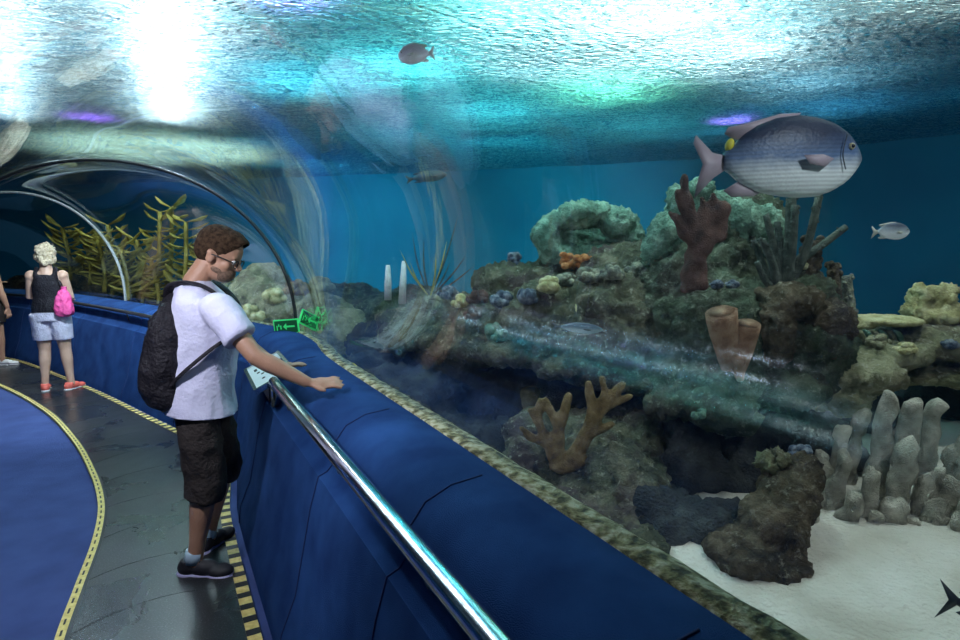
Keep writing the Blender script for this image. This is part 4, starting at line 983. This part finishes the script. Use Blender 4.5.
# ---- the woman in front of the far parapet
ORG2 = atz(57, 391, 0); ORG2.z = 0; HD2 = R_(108)
J2 = dict(head=(.03, .0, 1.515), neck=(-.005, 0, 1.36), torso=[(0, .85, .09, .13), (0, .94, .11, .155), (0, 1.06, .09, .12), (.01, 1.20, .105, .14), (0, 1.30, .085, .15), (-.005, 1.36, .05, .06)],
          shR=(0, -.145, 1.295), elR=(.05, -.19, 1.05), wrR=(.24, -.12, 1.0), hdR=(1, .3, 0), shL=(0, .145, 1.295), elL=(.05, .19, 1.06), wrL=(.20, .10, 1.10), hdL=(.8, -.5, .2),
          hipR=(0, -.085, .88), knR=(.02, -.11, .47), anR=(-.02, -.15, .10), hipL=(0, .085, .88), knL=(.03, .09, .47), anL=(-.02, .10, .10), curl=.5)
wom, hb2 = person('person', 'blond woman in black tank top, white shorts and coral shoes seen from behind', ORG2, HD2, J2, M['skin_fair'], Matrix.Rotation(R_(10), 3, 'Y'), None)
def whair(mb):
    hb2(mb, (-.02, 0, .045), (.105, .09, .09)); hb2(mb, (-.06, 0, -.01), (.07, .085, .08)); hb2(mb, (-.075, -.02, -.06), (.05, .065, .06)); hb2(mb, (-.10, .02, .03), (.045, .05, .05)); hb2(mb, (-.03, -.075, -.04), (.04, .025, .06)); hb2(mb, (-.03, .075, -.03), (.04, .025, .05))
solid('hair', whair, mat('blond_hair', [(.3, (.40, .30, .17)), (.7, (.85, .74, .55))], 40, 6, .7, bump=1, bscale=120), wom, .008, 1, wr=.022, wsc=26)
o = MB().tube([V(J2['head']) + V(q) for q in ((-.02, -.10, .06), (.03, -.06, .13), (.04, 0, .145), (.03, .06, .13), (-.02, .10, .06))], .010, 8, flat=.6).build('sunglasses', M['black_paint']); o.parent = wom
def tank(mb):
    ells(mb, [(0, .86, .125, .165), (0, .95, .125, .162), (0, 1.06, .105, .135), (.01, 1.20, .120, .148), (0, 1.29, .098, .125), (0, 1.31, .08, .11)])
    for s in (-1, 1): mb.tube([(-.06, s * .085, 1.29), (-.01, s * .09, 1.375), (.06, s * .08, 1.29)], .025, 8)
solid('tank_top', tank, M['bag_black'], wom, .009, 4, cuts=((V((0, 0, .90)), V((0, 0, -1))),), wr=.005)
def wsh(mb):
    ells(mb, [(-.005, .80, .12, .16), (-.005, .94, .122, .162)])
    for s in ('R', 'L'):
        H_, K = V(J2['hip' + s]), V(J2['kn' + s]); mb.tube([H_, H_.lerp(K, .35), H_.lerp(K, .72)], [.112, .108, .098], 16)
solid('shorts', wsh, cloth('white_lilac_cotton', (.66, .64, .78)), wom, .009, 4, wr=.007)
M['coral'] = flat('coral_pink_shoe', (.85, .16, .12), .5); M['white_sole'] = flat('white_sole', (.75, .75, .75), .5)
shoe(wom, J2['anR'], R_(-25), M['coral'], M['white_sole'], laces=M['white_sole']); shoe(wom, J2['anL'], R_(14), M['coral'], M['white_sole'], laces=M['white_sole'])
pk = empty('drawstring_bag', ORG2, HD2); tag(pk, 'small pink bag hanging at the right side of the blond woman', 'bag')
def pkf(mb):
    ells(mb, [(-.11, .85, .03, .05), (-.11, .88, .06, .08), (-.11, .95, .07, .09), (-.10, 1.03, .06, .078), (-.09, 1.10, .042, .055), (-.08, 1.15, .02, .025), (-.08, 1.18, .03, .035)], yo=-.17)
solid('bag_body', pkf, cloth('pink_nylon', (.85, .12, .36), (.65, .06, .24), 9, .5, .5), pk, .008, 3, wr=.012, wsc=14)
o = MB().tube(catmull([(-.07, -.16, 1.12), (-.09, -.13, 1.25), (-.04, -.10, 1.385), (.05, -.09, 1.33)], 5), .007, 8).build('cord', M['bag_black']); o.parent = pk

# ---- somebody at the left edge: only an arm, a leg and a shoe show
ORG3 = atz(-6, 366, 0); ORG3.z = 0; HD3 = R_(80)
J3 = {k: v for k, v in J2.items()}; J3['anR'] = (.0, -.14, .10); J3['elR'] = (.0, -.22, 1.02); J3['wrR'] = (.05, -.25, .80); J3['hdR'] = (0.1, 0, -1); J3['huR'] = (0, -1, 0)
p3, hb3 = person('person', 'person cut off by the left edge, bare lower leg and white shoe showing', ORG3, HD3, J3, M['skin_tan'], Matrix.Rotation(R_(5), 3, 'Y'), None)
solid('top', tank, cloth('grey_cotton', (.2, .2, .24)), p3, .012, 3, cuts=((V((0, 0, .90)), V((0, 0, -1))),))
solid('shorts', wsh, M['shorts_dark'], p3, .012, 3)
def h3(mb): hb3(mb, (-.02, 0, .045), (.105, .09, .09)); hb3(mb, (-.06, 0, .0), (.06, .08, .07))
solid('hair', h3, M['shorts_dark'], p3, .012, 2)
shoe(p3, J3['anR'], R_(-60), M['white_sole'], M['white_sole']); shoe(p3, J3['anL'], R_(0), M['white_sole'], M['white_sole'])
